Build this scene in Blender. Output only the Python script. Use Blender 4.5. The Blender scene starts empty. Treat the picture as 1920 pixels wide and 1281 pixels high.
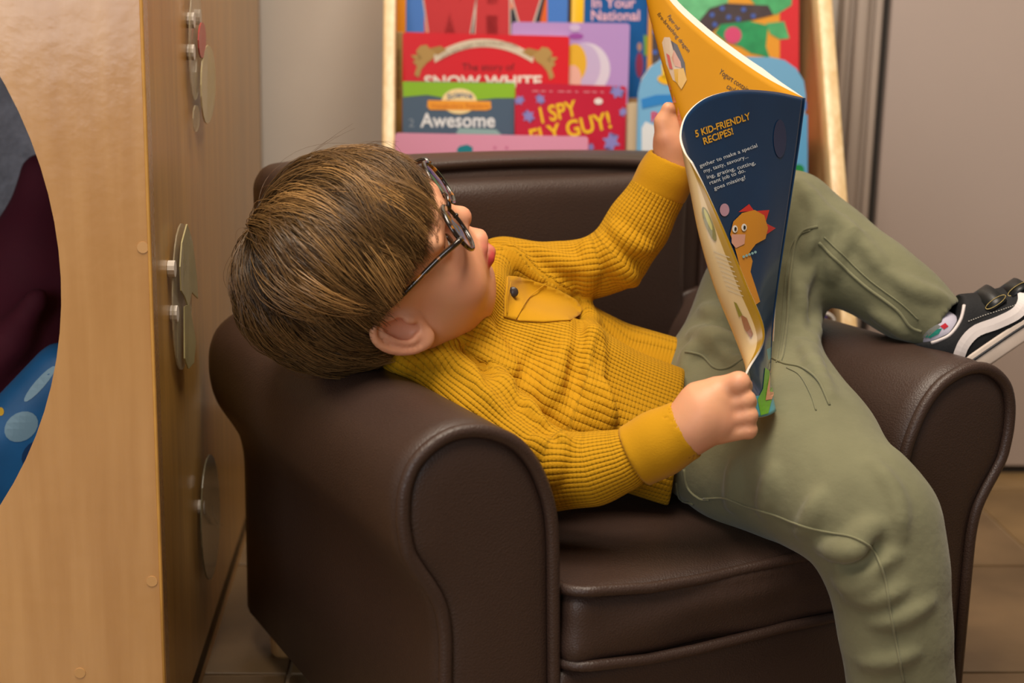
import bpy, bmesh, math, random
import numpy as np
from mathutils import Vector, Matrix
from mathutils.bvhtree import BVHTree

random.seed(7); rng = np.random.default_rng(7)
scene = bpy.context.scene
COL = scene.collection

# ------------------------------------------------------------------ camera
FPX, PITCH, ROLL, CAMH = 2744.5, .2207, .0206, .6428
cF = np.array([0, math.cos(PITCH), -math.sin(PITCH)])
_r0 = np.array([1., 0, 0]); _u0 = np.cross(_r0, cF)
cR = math.cos(ROLL) * _r0 + math.sin(ROLL) * _u0
cU = -math.sin(ROLL) * _r0 + math.cos(ROLL) * _u0
cC = np.array([0, 0, CAMH])
cam_data = bpy.data.cameras.new('camera')
cam = bpy.data.objects.new('camera', cam_data); COL.objects.link(cam)
cam_data.sensor_width = 36.0; cam_data.lens = 36.0 * FPX / 1920.0; cam_data.clip_start = .02
cam.matrix_world = Matrix(((cR[0], cU[0], -cF[0], cC[0]), (cR[1], cU[1], -cF[1], cC[1]),
                           (cR[2], cU[2], -cF[2], cC[2]), (0, 0, 0, 1)))
cam_data.dof.use_dof = True; cam_data.dof.focus_distance = 1.2; cam_data.dof.aperture_fstop = 5.0
scene.camera = cam

# ------------------------------------------------------------------ world, lights, exposure
scene.view_settings.view_transform = 'Standard'; scene.view_settings.look = 'None'
scene.view_settings.exposure = -0.2; scene.view_settings.gamma = 1.0
scene.view_settings.use_curve_mapping = False
world = bpy.data.worlds.new('world'); scene.world = world; world.use_nodes = True
world.node_tree.nodes['Background'].inputs[0].default_value = (1.0, .86, .72, 1)
world.node_tree.nodes['Background'].inputs[1].default_value = .15

def area(name, loc, target, size, power, color, sy=None):
    d = bpy.data.lights.new(name, 'AREA'); d.energy = power; d.color = color; d.size = size
    if sy: d.shape = 'RECTANGLE'; d.size_y = sy
    o = bpy.data.objects.new(name, d); COL.objects.link(o); o.location = loc
    o.rotation_euler = (Vector(target) - Vector(loc)).to_track_quat('-Z', 'Y').to_euler()
    return o
area('ceiling_light_front', (-.3, .35, 2.45), (-.2, .9, 0), .7, 52, (1, .87, .72), 1.2)
area('ceiling_light_back', (.4, 1.0, 2.45), (.4, 1.3, 0), .6, 36, (1, .87, .72), 1.2)
area('window_light', (-1.0, -1.7, 1.15), (-.1, 1.3, .5), 1.1, 27, (.93, .95, 1.0), 1.3)

# ------------------------------------------------------------------ helpers
def ray(px, py): return cF + cR * ((px - 960) / FPX) + cU * ((640.5 - py) / FPX)
def W(px, py, d): return cC + ray(px, py) * d
def proj(q):
    d = np.asarray(q) - cC; z = d @ cF
    return np.array([960 + FPX * (d @ cR) / z, 640.5 - FPX * (d @ cU) / z, z])
CY = .4858; cO = np.array([.1811, 1.0991, 0])
uX = np.array([math.cos(CY), math.sin(CY), 0]); wX = np.array([-math.sin(CY), math.cos(CY), 0])
def cw(u, w, z): return cO + u * uX + w * wX + np.array([0, 0, z])          # chair frame to world
RY = math.radians(3.0); rX = np.array([math.cos(RY), math.sin(RY), 0]); rY = np.array([-math.sin(RY), math.cos(RY), 0])
def rm(x, y, z): return rX * x + rY * y + np.array([0, 0, z])               # room frame to world
def hit(px, py, p0, n):
    r = ray(px, py); return cC + r * (((np.asarray(p0) - cC) @ n) / (r @ n))

def srgb(h):
    h = h.lstrip('#'); c = [int(h[i:i + 2], 16) / 255 for i in (0, 2, 4)]
    return tuple(x / 12.92 if x <= .04045 else ((x + .055) / 1.055) ** 2.4 for x in c) + (1,)

MATS = {}
def mat(name, color, rough=.5, spec=.5, bump=None, var=0, var_scale=8, metal=0, coat=0, sheen=0, trans=0, sss=0):
    """bump = (kind, scale, strength, distance)"""
    if name in MATS: return MATS[name]
    m = bpy.data.materials.new(name); m.use_nodes = True; MATS[name] = m
    nt = m.node_tree; b = nt.nodes['Principled BSDF']; c = srgb(color)
    b.inputs['Base Color'].default_value = c; b.inputs['Roughness'].default_value = rough
    b.inputs['Specular IOR Level'].default_value = spec; b.inputs['Metallic'].default_value = metal
    b.inputs['Coat Weight'].default_value = coat; b.inputs['Coat Roughness'].default_value = .15
    b.inputs['Sheen Weight'].default_value = sheen; b.inputs['Transmission Weight'].default_value = trans
    if sss: b.inputs['Subsurface Weight'].default_value = sss; b.inputs['Subsurface Radius'].default_value = (.008, .003, .0015); b.inputs['Subsurface Scale'].default_value = 1.0
    tc = nt.nodes.new('ShaderNodeTexCoord')
    if var:
        n = nt.nodes.new('ShaderNodeTexNoise'); n.inputs['Scale'].default_value = var_scale; n.inputs['Detail'].default_value = 5
        nt.links.new(tc.outputs['Object'], n.inputs['Vector'])
        r = nt.nodes.new('ShaderNodeValToRGB'); r.color_ramp.elements[0].position = .3; r.color_ramp.elements[1].position = .7
        r.color_ramp.elements[0].color = tuple(x * (1 - var) for x in c[:3]) + (1,)
        r.color_ramp.elements[1].color = tuple(min(1, x * (1 + var)) for x in c[:3]) + (1,)
        nt.links.new(n.outputs['Fac'], r.inputs['Fac']); nt.links.new(r.outputs['Color'], b.inputs['Base Color'])
    if bump:
        kind, sc, st, dist = bump
        if kind == 'voronoi':
            t = nt.nodes.new('ShaderNodeTexVoronoi'); out = t.outputs['Distance']
        else:
            t = nt.nodes.new('ShaderNodeTexNoise'); t.inputs['Detail'].default_value = 4; out = t.outputs['Fac']
        t.inputs['Scale'].default_value = sc; nt.links.new(tc.outputs['Object'], t.inputs['Vector'])
        bp = nt.nodes.new('ShaderNodeBump'); bp.inputs['Strength'].default_value = st; bp.inputs['Distance'].default_value = dist
        nt.links.new(out, bp.inputs['Height']); nt.links.new(bp.outputs['Normal'], b.inputs['Normal'])
    return m

def wood(name, c1, c2, axis='Z', scale=1.0, rough=.35, coat=.2, bump=0):
    """long-grained wood: noise stretched along one object axis"""
    if name in MATS: return MATS[name]
    m = mat(name, c1, rough, coat=coat); nt = m.node_tree; b = nt.nodes['Principled BSDF']
    tc = nt.nodes.new('ShaderNodeTexCoord'); mp = nt.nodes.new('ShaderNodeMapping')
    s = [26 * scale] * 3; s['XYZ'.index(axis)] = 2.2 * scale; mp.inputs['Scale'].default_value = s
    nt.links.new(tc.outputs['Object'], mp.inputs['Vector'])
    n0 = nt.nodes.new('ShaderNodeTexNoise'); n0.inputs['Scale'].default_value = .55; n0.inputs['Detail'].default_value = 2
    nt.links.new(mp.outputs['Vector'], n0.inputs['Vector'])
    mu = nt.nodes.new('ShaderNodeMath'); mu.operation = 'MULTIPLY'; mu.inputs[1].default_value = 22; nt.links.new(n0.outputs['Fac'], mu.inputs[0])
    sn = nt.nodes.new('ShaderNodeMath'); sn.operation = 'SINE'; nt.links.new(mu.outputs[0], sn.inputs[0])
    n1 = nt.nodes.new('ShaderNodeTexNoise'); n1.inputs['Scale'].default_value = 4; n1.inputs['Detail'].default_value = 6
    nt.links.new(mp.outputs['Vector'], n1.inputs['Vector'])
    ad = nt.nodes.new('ShaderNodeMath'); ad.operation = 'MULTIPLY_ADD'; ad.inputs[1].default_value = .11; nt.links.new(sn.outputs[0], ad.inputs[0]); nt.links.new(n1.outputs['Fac'], ad.inputs[2])
    r = nt.nodes.new('ShaderNodeValToRGB'); r.color_ramp.elements[0].position = .28; r.color_ramp.elements[1].position = .72
    r.color_ramp.elements[0].color = srgb(c2); r.color_ramp.elements[1].color = srgb(c1)
    nt.links.new(ad.outputs[0], r.inputs['Fac']); nt.links.new(r.outputs['Color'], b.inputs['Base Color'])
    if bump:
        n2 = nt.nodes.new('ShaderNodeTexNoise'); n2.inputs['Scale'].default_value = 55; n2.inputs['Detail'].default_value = 3
        nt.links.new(tc.outputs['Object'], n2.inputs['Vector'])
        bp = nt.nodes.new('ShaderNodeBump'); bp.inputs['Strength'].default_value = bump; bp.inputs['Distance'].default_value = .002
        nt.links.new(n2.outputs['Fac'], bp.inputs['Height']); nt.links.new(bp.outputs['Normal'], b.inputs['Normal'])
        nt.links.new(bp.outputs['Normal'], b.inputs['Coat Normal'])
    return m

def tag(o, label=None, cat=None, group=None, kind=None):
    if label: o['label'] = label
    if cat: o['category'] = cat
    if group: o['group'] = group
    if kind: o['kind'] = kind
    return o
def empty(name, loc=(0, 0, 0), label=None, cat=None, group=None):
    o = bpy.data.objects.new(name, None); COL.objects.link(o); o.location = Vector(loc); o.empty_display_size = .05
    return tag(o, label, cat, group)
def link(name, me, m=None, parent=None, smooth=False):
    if m and not me.materials: me.materials.append(m)
    if smooth: me.polygons.foreach_set('use_smooth', [True] * len(me.polygons))
    o = bpy.data.objects.new(name, me); COL.objects.link(o)
    if parent is not None:
        o.parent = parent
        if parent.type == 'EMPTY': o.matrix_parent_inverse = Matrix.Translation(-Vector(parent.location))   # vertices are in world space
    return o
def mesh(name, verts, faces, m=None, parent=None, smooth=False):
    me = bpy.data.meshes.new(name); me.from_pydata([tuple(map(float, v)) for v in verts], [], [tuple(map(int, f)) for f in faces]); me.update()
    return link(name, me, m, parent, smooth)
def npmesh(name, V, Q, m=None, parent=None, smooth=True):
    """fast path: V (n,3), Q (k,4) or (k,3)"""
    me = bpy.data.meshes.new(name); n, k = len(V), Q.shape[1]
    me.vertices.add(n); me.vertices.foreach_set('co', np.ascontiguousarray(V, dtype=np.float32).ravel())
    me.loops.add(Q.size); me.loops.foreach_set('vertex_index', np.ascontiguousarray(Q, dtype=np.int32).ravel())
    me.polygons.add(len(Q)); me.polygons.foreach_set('loop_start', np.arange(0, Q.size, k, dtype=np.int32))
    me.update(calc_edges=True); me.validate()
    return link(name, me, m, parent, smooth)
BOXF = [(0, 1, 3, 2), (4, 6, 7, 5), (0, 4, 5, 1), (2, 3, 7, 6), (0, 2, 6, 4), (1, 5, 7, 3)]
def box(name, o, a, b, c, m, parent=None, bevel=0, seg=2):
    """parallelepiped: corner o, edge vectors a, b, c"""
    o, a, b, c = map(np.asarray, (o, a, b, c))
    vs = [o + i * a + j * b + k * c for i in (0, 1) for j in (0, 1) for k in (0, 1)]
    bm = bmesh.new(); bv = [bm.verts.new(v) for v in vs]
    for f in BOXF: bm.faces.new([bv[i] for i in f])
    bmesh.ops.recalc_face_normals(bm, faces=bm.faces)
    if bevel: bmesh.ops.bevel(bm, geom=bm.edges[:], offset=bevel, segments=seg, profile=.5, affect='EDGES')
    me = bpy.data.meshes.new(name); bm.to_mesh(me); bm.free()
    return link(name, me, m, parent, bool(bevel))
def rbx(name, x0, x1, y0, y1, z0, z1, m, parent=None, bevel=0, fr=rm):
    o = fr(x0, y0, z0); return box(name, o, fr(x1, y0, z0) - o, fr(x0, y1, z0) - o, fr(x0, y0, z1) - o, m, parent, bevel)
def catmull(pts, n):
    """resample a polyline (any dim) smoothly to n points"""
    p = np.asarray(pts, float); k = len(p)
    if k == 2: t = np.linspace(0, 1, n)[:, None]; return p[0] * (1 - t) + p[1] * t
    q = np.vstack([2 * p[0] - p[1], p, 2 * p[-1] - p[-2]])
    out = []
    for s in np.linspace(0, k - 1 - 1e-9, n):
        i = int(s); t = s - i; a, b, c, d = q[i:i + 4]
        out.append(.5 * (2 * b + (c - a) * t + (2 * a - 5 * b + 4 * c - d) * t * t + (3 * b - a - 3 * c + d) * t ** 3))
    return np.array(out)
def tube_geo(pts, rad, sides=8, closed=False):
    p = np.asarray(pts, float); n = len(p); rad = np.broadcast_to(rad, n)
    tg = np.gradient(p, axis=0) if not closed else np.roll(p, -1, 0) - np.roll(p, 1, 0)
    tg /= np.linalg.norm(tg, axis=1)[:, None] + 1e-12
    ref = np.array([0, 0, 1.]) if abs(tg[0][2]) < .9 else np.array([1., 0, 0])
    x = np.cross(tg[0], ref); x /= np.linalg.norm(x); V = []
    for i in range(n):
        x = x - tg[i] * (x @ tg[i]); x /= np.linalg.norm(x); y = np.cross(tg[i], x)
        for j in range(sides):
            a = 2 * math.pi * j / sides; V.append(p[i] + rad[i] * (math.cos(a) * x + math.sin(a) * y))
    Fc = []
    for i in range(n if closed else n - 1):
        for j in range(sides):
            i2 = (i + 1) % n; j2 = (j + 1) % sides
            Fc.append((i * sides + j, i * sides + j2, i2 * sides + j2, i2 * sides + j))
    if not closed: Fc += [tuple(range(sides - 1, -1, -1)), tuple((n - 1) * sides + j for j in range(sides))]
    return V, Fc
def tube(name, pts, rad, m, parent=None, sides=8, closed=False):
    V, Fc = tube_geo(pts, rad, sides, closed); return mesh(name, V, Fc, m, parent, True)

# ------------------------------------------------------------------ signed distance modelling
def smin(a, b, k):
    if k <= 0: return np.minimum(a, b)
    h = np.maximum(k - np.abs(a - b), 0) / k; return np.minimum(a, b) - h * h * k * .25
class Sdf:
    def __init__(s): s.ops = []
    def add(s, fn, k=0): s.ops.append((1, fn, k)); return s
    def sub(s, fn, k=0): s.ops.append((-1, fn, k)); return s
    def cut(s, fn, k=0): s.ops.append((0, fn, k)); return s        # intersect
    def cone(s, a, b, ra, rb, k=0, sign=1):
        a, b = np.asarray(a, float), np.asarray(b, float); ab = b - a; L2 = ab @ ab + 1e-12
        lo, hi = np.minimum(a - ra, b - rb), np.maximum(a + ra, b + rb)
        def fn(p):
            t = np.clip(((p - a) @ ab) / L2, 0, 1)
            return np.linalg.norm(p - a - t[:, None] * ab, axis=1) - (ra + (rb - ra) * t)
        fn.bb = (lo, hi); s.ops.append((sign, fn, k)); return s
    def chain(s, pts, k=.01, sign=1):
        """pts: list of (point, radius)"""
        for (a, ra), (b, rb) in zip(pts[:-1], pts[1:]): s.cone(a, b, ra, rb, k, sign)
        return s
    def ell(s, c, r, M=None, k=0, sign=1):
        c = np.asarray(c, float); r = np.asarray(r, float); M = np.eye(3) if M is None else np.asarray(M, float)
        def fn(p):
            q = (p - c) @ M.T; k0 = np.linalg.norm(q / r, axis=1); k1 = np.linalg.norm(q / (r * r), axis=1) + 1e-9
            return k0 * (k0 - 1) / k1
        R = r.max(); fn.bb = (c - R, c + R); s.ops.append((sign, fn, k)); return s
    def rbox(s, c, half, rad, M=None, k=0, sign=1):
        c = np.asarray(c, float); half = np.asarray(half, float) - rad; M = np.eye(3) if M is None else np.asarray(M, float)
        def fn(p):
            q = np.abs((p - c) @ M.T) - half
            return np.linalg.norm(np.maximum(q, 0), axis=1) + np.minimum(q.max(1), 0) - rad
        R = np.linalg.norm(half) + rad; fn.bb = (c - R, c + R); s.ops.append((sign, fn, k)); return s
    def eval(s, p, idx=None):
        d = np.full(len(p), 9.0)
        for i in (range(len(s.ops)) if idx is None else idx):
            sg, fn, k = s.ops[i]; v = fn(p)
            if sg == 1: d = smin(d, v, k)
            elif sg == -1: d = -smin(-d, v, k)
            else: d = -smin(-d, -v, k)
        return d
    def bounds(s):
        b = [fn.bb for sg, fn, k in s.ops if sg == 1]
        return np.min([x[0] for x in b], 0), np.max([x[1] for x in b], 0)
    def march(s, pts, d0=1.0, d1=1.7):
        """first hits of many pixel rays: (points, hit mask)"""
        r = np.array([ray(x, y) for x, y in pts]); d = np.full(len(r), d0); live = np.ones(len(r), bool)
        for _ in range(60):
            v = s.eval(cC + r * d[:, None]); live = (v > 3e-4) & (d < d1); d = np.where(live, d + v * .9, d)
            if not live.any(): break
        return cC + r * d[:, None], d < d1
    def mesh(s, h, B=14, lo=None, hi=None):
        l, u = s.bounds(); lo = (l if lo is None else np.maximum(l, lo)) - 3 * h; hi = (u if hi is None else np.minimum(u, hi)) + 3 * h
        nb = np.ceil((hi - lo) / (h * B)).astype(int); n = nb * B + 1
        V = np.empty(n, np.float32)
        g = np.stack(np.meshgrid(*[np.arange(k) for k in nb], indexing='ij'), -1).reshape(-1, 3)
        cen = lo + (g + .5) * (B * h); br = B * h * .5 * 1.7321
        allv = [fn(cen) for _, fn, _ in s.ops]; dc = s.eval(cen)
        loc = np.stack(np.meshgrid(*[np.arange(B + 1)] * 3, indexing='ij'), -1).reshape(-1, 3)
        for q in range(len(g)):
            i, j, k = g[q] * B
            if abs(dc[q]) > br * 1.35 + .006:
                V[i:i + B + 1, j:j + B + 1, k:k + B + 1] = dc[q]
        for q in range(len(g)):
            i, j, k = g[q] * B
            if abs(dc[q]) > br * 1.35 + .006: continue
            idx = [o for o in range(len(s.ops)) if (s.ops[o][0] == 0) or allv[o][q] < 2.4 * br + s.ops[o][2] + .004]
            p = lo + (g[q] * B + loc) * h
            V[i:i + B + 1, j:j + B + 1, k:k + B + 1] = s.eval(p, idx).reshape(B + 1, B + 1, B + 1)
        return surface_nets(V, lo, h)

def surface_nets(V, lo, h):
    n = np.array(V.shape); S = V < 0
    cn = n - 1; ncell = int(cn[0] * cn[1] * cn[2])
    acc_i = []; acc_p = []; quads = []
    for ax in range(3):
        a = [slice(None)] * 3; b = [slice(None)] * 3; a[ax] = slice(0, -1); b[ax] = slice(1, None)
        cr = S[tuple(a)] != S[tuple(b)]
        I = np.argwhere(cr)
        o1, o2 = [(1, 2), (2, 0), (0, 1)][ax]
        ok = (I[:, o1] > 0) & (I[:, o2] > 0) & (I[:, o1] < n[o1] - 1) & (I[:, o2] < n[o2] - 1); I = I[ok]
        J = I.copy(); J[:, ax] += 1
        va = V[tuple(I.T)]; vb = V[tuple(J.T)]; t = va / (va - vb)
        t = np.where(np.isfinite(t), np.clip(t, 0, 1), .5)
        P = I.astype(float); P[:, ax] += t
        cells = []
        for d1, d2 in ((-1, -1), (0, -1), (0, 0), (-1, 0)):
            c = I.copy(); c[:, o1] += d1; c[:, o2] += d2
            ci = (c[:, 0] * cn[1] + c[:, 1]) * cn[2] + c[:, 2]; cells.append(ci); acc_i.append(ci); acc_p.append(P)
        q = np.stack(cells, 1); fl = va >= 0; q[fl] = q[fl][:, ::-1]; quads.append(q)
    ci = np.concatenate(acc_i); P = np.concatenate(acc_p); Q = np.concatenate(quads)
    u, inv = np.unique(ci, return_inverse=True); cnt = np.bincount(inv)
    Vt = np.stack([np.bincount(inv, P[:, k]) / cnt for k in range(3)], 1)
    Q = np.searchsorted(u, Q)
    return lo + Vt * h, Q
def smooth_verts(V, Q, it=2, lam=.5):
    e = np.concatenate([Q[:, [0, 1]], Q[:, [1, 2]], Q[:, [2, 3]], Q[:, [3, 0]]])
    for _ in range(it):
        s = np.zeros_like(V); c = np.zeros(len(V))
        for k in range(3): s[:, k] = np.bincount(e[:, 0], V[e[:, 1], k], len(V)) + np.bincount(e[:, 1], V[e[:, 0], k], len(V))
        c = np.bincount(e[:, 0], minlength=len(V)) + np.bincount(e[:, 1], minlength=len(V))
        V = V + lam * (s / np.maximum(c, 1)[:, None] - V)
    return V
def sdf_obj(name, sd, h, m, parent=None, smooth_it=2, **kw):
    V, Q = sd.mesh(h, **kw); V = smooth_verts(V, Q, smooth_it)
    return npmesh(name, V, Q, m, parent), V, Q
def bvh_of(V, Q): return BVHTree.FromPolygons([tuple(v) for v in V], [tuple(q) for q in Q])
def cast(bvh, px, py):
    r = Vector(ray(px, py)).normalized(); loc, nrm, i, d = bvh.ray_cast(Vector(cC), r)
    if loc is None: return None, None
    n = np.array(nrm); n = n if n @ np.array(r) < 0 else -n
    return np.array(loc), n

# ------------------------------------------------------------------ flat print (decals lying on a surface)
_FONT = {}
def text_polys(s, size=1.0, bold=0.0, align='LEFT', shear=0.0, space=1.0, spacing=1.0):
    """triangulated text outline in its own 2-D frame (x right, y up)"""
    cu = bpy.data.curves.new('tmp_text', 'FONT'); cu.body = s; cu.size = size; cu.offset = bold * size; cu.align_x = align
    cu.shear = shear; cu.space_line = space; cu.space_character = spacing; cu.resolution_u = 3; cu.fill_mode = 'FRONT'
    o = bpy.data.objects.new('tmp_text', cu); COL.objects.link(o)
    dg = bpy.context.evaluated_depsgraph_get(); me = o.evaluated_get(dg).to_mesh()
    V = np.array([v.co[:2] for v in me.vertices]).reshape(-1, 2); Fs = [tuple(p.vertices) for p in me.polygons]
    o.evaluated_get(dg).to_mesh_clear(); bpy.data.objects.remove(o); bpy.data.curves.remove(cu)
    return V, Fs
def poly_fill(pts, grid=None):
    """fill a 2-D outline, optionally cut into a grid so that it can follow a curved surface"""
    bm = bmesh.new(); vs = [bm.verts.new((p[0], p[1], 0)) for p in pts]; bm.faces.new(vs)
    if grid:
        a = np.asarray(pts, float); lo, hi = a.min(0), a.max(0)
        for ax in (0, 1):
            x = math.floor(lo[ax] / grid) * grid + grid
            while x < hi[ax]:
                co = [0, 0, 0]; co[ax] = x; no = [0, 0, 0]; no[ax] = 1
                bmesh.ops.bisect_plane(bm, geom=bm.verts[:] + bm.edges[:] + bm.faces[:], plane_co=co, plane_no=no); x += grid
    bmesh.ops.triangulate(bm, faces=bm.faces[:]); bm.verts.index_update()
    V = np.array([v.co[:2] for v in bm.verts]); Fs = [tuple(v.index for v in f.verts) for f in bm.faces]; bm.free()
    return V, Fs
def ngon(cx, cy, rx, ry=None, n=20, a0=0, rot=0):
    ry = rx if ry is None else ry; c, s = math.cos(rot), math.sin(rot); out = []
    for i in range(n):
        a = a0 + 2 * math.pi * i / n; x, y = rx * math.cos(a), ry * math.sin(a); out.append((cx + c * x - s * y, cy + s * x + c * y))
    return out
def star(cx, cy, r1, r2, n=8, rot=0):
    return [(cx + (r1 if i % 2 == 0 else r2) * math.cos(rot + math.pi * i / n), cy + (r1 if i % 2 == 0 else r2) * math.sin(rot + math.pi * i / n)) for i in range(2 * n)]
def decal(name, VF, m, surf, parent, off=.0004, xf=None):
    """VF: 2-D mesh in photo pixels; surf: px,py -> (point, normal)"""
    V, Fs = VF; V = np.asarray(V, float)
    if xf is not None: V = np.array([xf(v) for v in V])
    P = []; bad = set()
    for i, v in enumerate(V):
        p, n = surf(v[0], v[1])
        if p is None: bad.add(i); P.append((0, 0, 0)); continue
        P.append(p + n * off)
    Fs = [f for f in Fs if not bad & set(f)]
    if not Fs: return None
    used = sorted({i for f in Fs for i in f}); mp = {a: b for b, a in enumerate(used)}
    return mesh(name, [P[i] for i in used], [tuple(mp[i] for i in f) for f in Fs], m, parent)
def txt(name, s, x, y, size, m, surf, parent, off=.0005, ang=0, sx=1.0, arc=None, length=None, **kw):
    """text whose baseline starts at pixel x, y; ang in degrees, up is towards smaller y"""
    V, Fs = text_polys(s, size, **kw); sx = length / np.ptp(V[:, 0]) if length else sx; a = math.radians(ang); c, sn = math.cos(a), math.sin(a)
    def xf(v):
        X, Y = v[0] * sx, v[1]
        if arc: Y += arc[0] * (1 - ((X - arc[1]) / arc[1]) ** 2)
        return (x + X * c - Y * sn, y - X * sn - Y * c)
    return decal(name, (V, Fs), m, surf, parent, off, xf)
def plane_surf(p0, n):
    p0 = np.asarray(p0, float); n = np.asarray(n, float) / np.linalg.norm(n)
    n = n if n @ (p0 - cC) < 0 else -n
    return lambda px, py: (hit(px, py, p0, n), n)
# ================================================================== the setting
M_wall = mat('painted wall', '#d3cbc2', .6, bump=('noise', 60, .05, .002), var=.03)
M_trim = mat('painted door frame', '#b8a89b', .45, var=.03)
M_door = mat('painted door', '#bbaaa0', .5, var=.03, var_scale=3)
M_grout = mat('tile grout', '#9a8468', .8)
M_gap = mat('dark gap shade', '#2a241f', .7)  # dark colour standing in for the shade inside the door gaps
M_tile = [mat('slate tile %d' % i, c, .42, bump=('noise', 16, .35, .004), var=.30, var_scale=7) for i, c in enumerate(('#78603f', '#7d5f3e', '#6f593e'))]
WALLY = 2.04
tag(rbx('floor', -1.6, 1.8, -.6, WALLY, -.03, -.003, M_grout), kind='structure')
floor = bpy.data.objects['floor']
ts = .2945
# tile grid anchored on the joints seen in the photograph
gy0 = float(hit(1875, 1060, (0, 0, 0), np.array([0, 0, 1.])) @ rY); gx0 = float(hit(1880, 990, (0, 0, 0), np.array([0, 0, 1.])) @ rX)
tile_me = {}
for i in range(-8, 4):
    for j in range(-6, 3):
        x0, y0 = gx0 + i * ts, gy0 + j * ts
        if x0 > 1.5 or x0 < -1.5 or y0 > WALLY - .05: continue
        y1 = min(y0 + ts - .004, WALLY - .001)
        k = (i * 7 + j * 3) % 3
        o = rbx('tile', x0 + .002, x0 + ts - .002, y0 + .002, y1, -.008, 0, M_tile[k], floor, .0012)
tag(rbx('wall_back', -1.6, 1.8, WALLY, WALLY + .1, 0, 2.6, M_wall), kind='structure')
tag(rbx('wall_left', -1.7, -1.6, -.6, WALLY, 0, 2.6, M_wall), kind='structure')
# door with its frame
def xr(px, py, yr): return float(hit(px, py, rm(0, yr, 0), rY) @ rX)
xd = xr(1652, 210, WALLY - .03)
d1 = rbx('door_1', xd + .004, xd + .9, WALLY - .032, WALLY - .002, .012, 2.05, M_door, None, .002); tag(d1, kind='structure')
rbx('gap_shade', xd - .006, xd + .0035, WALLY - .02, WALLY - .001, .0, 2.06, M_gap, d1)  # dark strips fill the gaps beside and below the door as painted shade
rbx('gap_shade', xd - .006, xd + .9, WALLY - .026, WALLY - .001, .0005, .012, M_gap, d1)
xa = xr(1572, 150, WALLY - .03)
t1 = rbx('trim_1', xa, xd - .006, WALLY - .02, WALLY - .001, 0, 2.1, M_trim, None, .002); tag(t1, kind='structure')
w_ = xd - .006 - xa
rbx('moulding', xa, xa + w_ * .16, WALLY - .034, WALLY - .019, 0, 2.1, M_trim, t1, .003)
rbx('moulding', xa + w_ * .30, xa + w_ * .62, WALLY - .040, WALLY - .019, 0, 2.1, M_trim, t1, .006)
rbx('moulding', xa + w_ * .80, xa + w_ * .99, WALLY - .030, WALLY - .019, 0, 2.1, M_trim, t1, .003)
tag(rbx('baseboard_back', -.4, xa - .002, WALLY - .012, WALLY - .0005, 0, .09, mat('baseboard', '#8d8176', .4), None, .002), kind='structure')
tag(rbx('ceiling', -1.7, 1.8, -.6, WALLY + .1, 2.6, 2.65, mat('ceiling paint', '#d9d2c6', .8)), kind='structure')

# ================================================================== play cabinet with the round opening
M_ply = wood('maple plywood face', '#c99b62', '#b88951', 'Z', .6, .26, .6, bump=.14)
M_plyside = wood('maple side panel', '#c4944a', '#ab7f3e', 'Z', .7, .33, .25)
M_plyedge = mat('plywood edge', '#c79548', .5, var=.12, var_scale=40)
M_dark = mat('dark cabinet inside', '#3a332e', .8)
cab = empty('play_cabinet', rm(-.6, 1.5, 0), 'tall maple plywood play cabinet with a round doorway at the left', 'cabinet')
A5 = math.radians(4.2); kX = np.array([math.cos(A5), math.sin(A5), 0]); kY = np.array([-math.sin(A5), math.cos(A5), 0])
k0 = hit(312, 1281, hit(318, 1476, (0, 0, 0), np.array([0, 0, 1.])), np.array([0, 1., 0])); k0 = k0 * np.array([1, 1, 0])
def kb(x, y, z): return k0 + kX * x + kY * y + np.array([0, 0, z])         # x<0 inside the cabinet
CD, CH, CT = .875, 1.35, .018
hc = hit(-724, 515, k0, kY); hx = float((hc - k0) @ kX); hz = float(hc[2])
hr = float(np.linalg.norm(hit(113, 505, k0, kY) - hc))
# front panel: square with a round hole
n = 96; Vp = []; Fp = []
X0, X1, Z0, Z1 = hx - (0 - hx) , 0.0, 0.0, CH
for y in (0, CT):
    for i in range(n):
        a = 2 * math.pi * i / n; Vp.append(kb(hx + hr * math.cos(a), y, hz + hr * math.sin(a)))
    for i in range(n):
        a = 2 * math.pi * i / n; c, s = math.cos(a), math.sin(a)
        t = min((X1 - hx) / abs(c) if abs(c) > 1e-6 else 9, ((Z1 - hz) if s > 0 else (hz - Z0)) / abs(s) if abs(s) > 1e-6 else 9)
        Vp.append(kb(hx + t * c, y, hz + t * s))
for i in range(n):
    j = (i + 1) % n
    Fp += [(i, j, n + j, n + i), (2 * n + i, 3 * n + i, 3 * n + j, 2 * n + j), (n + i, n + j, 3 * n + j, 3 * n + i)]
fp = mesh('front_panel', Vp, Fp, M_ply, cab)
mesh('opening_edge', Vp[:n] + Vp[2 * n:3 * n], [(i, n + i, n + (i + 1) % n, (i + 1) % n) for i in range(n)], M_plyedge, fp)
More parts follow.
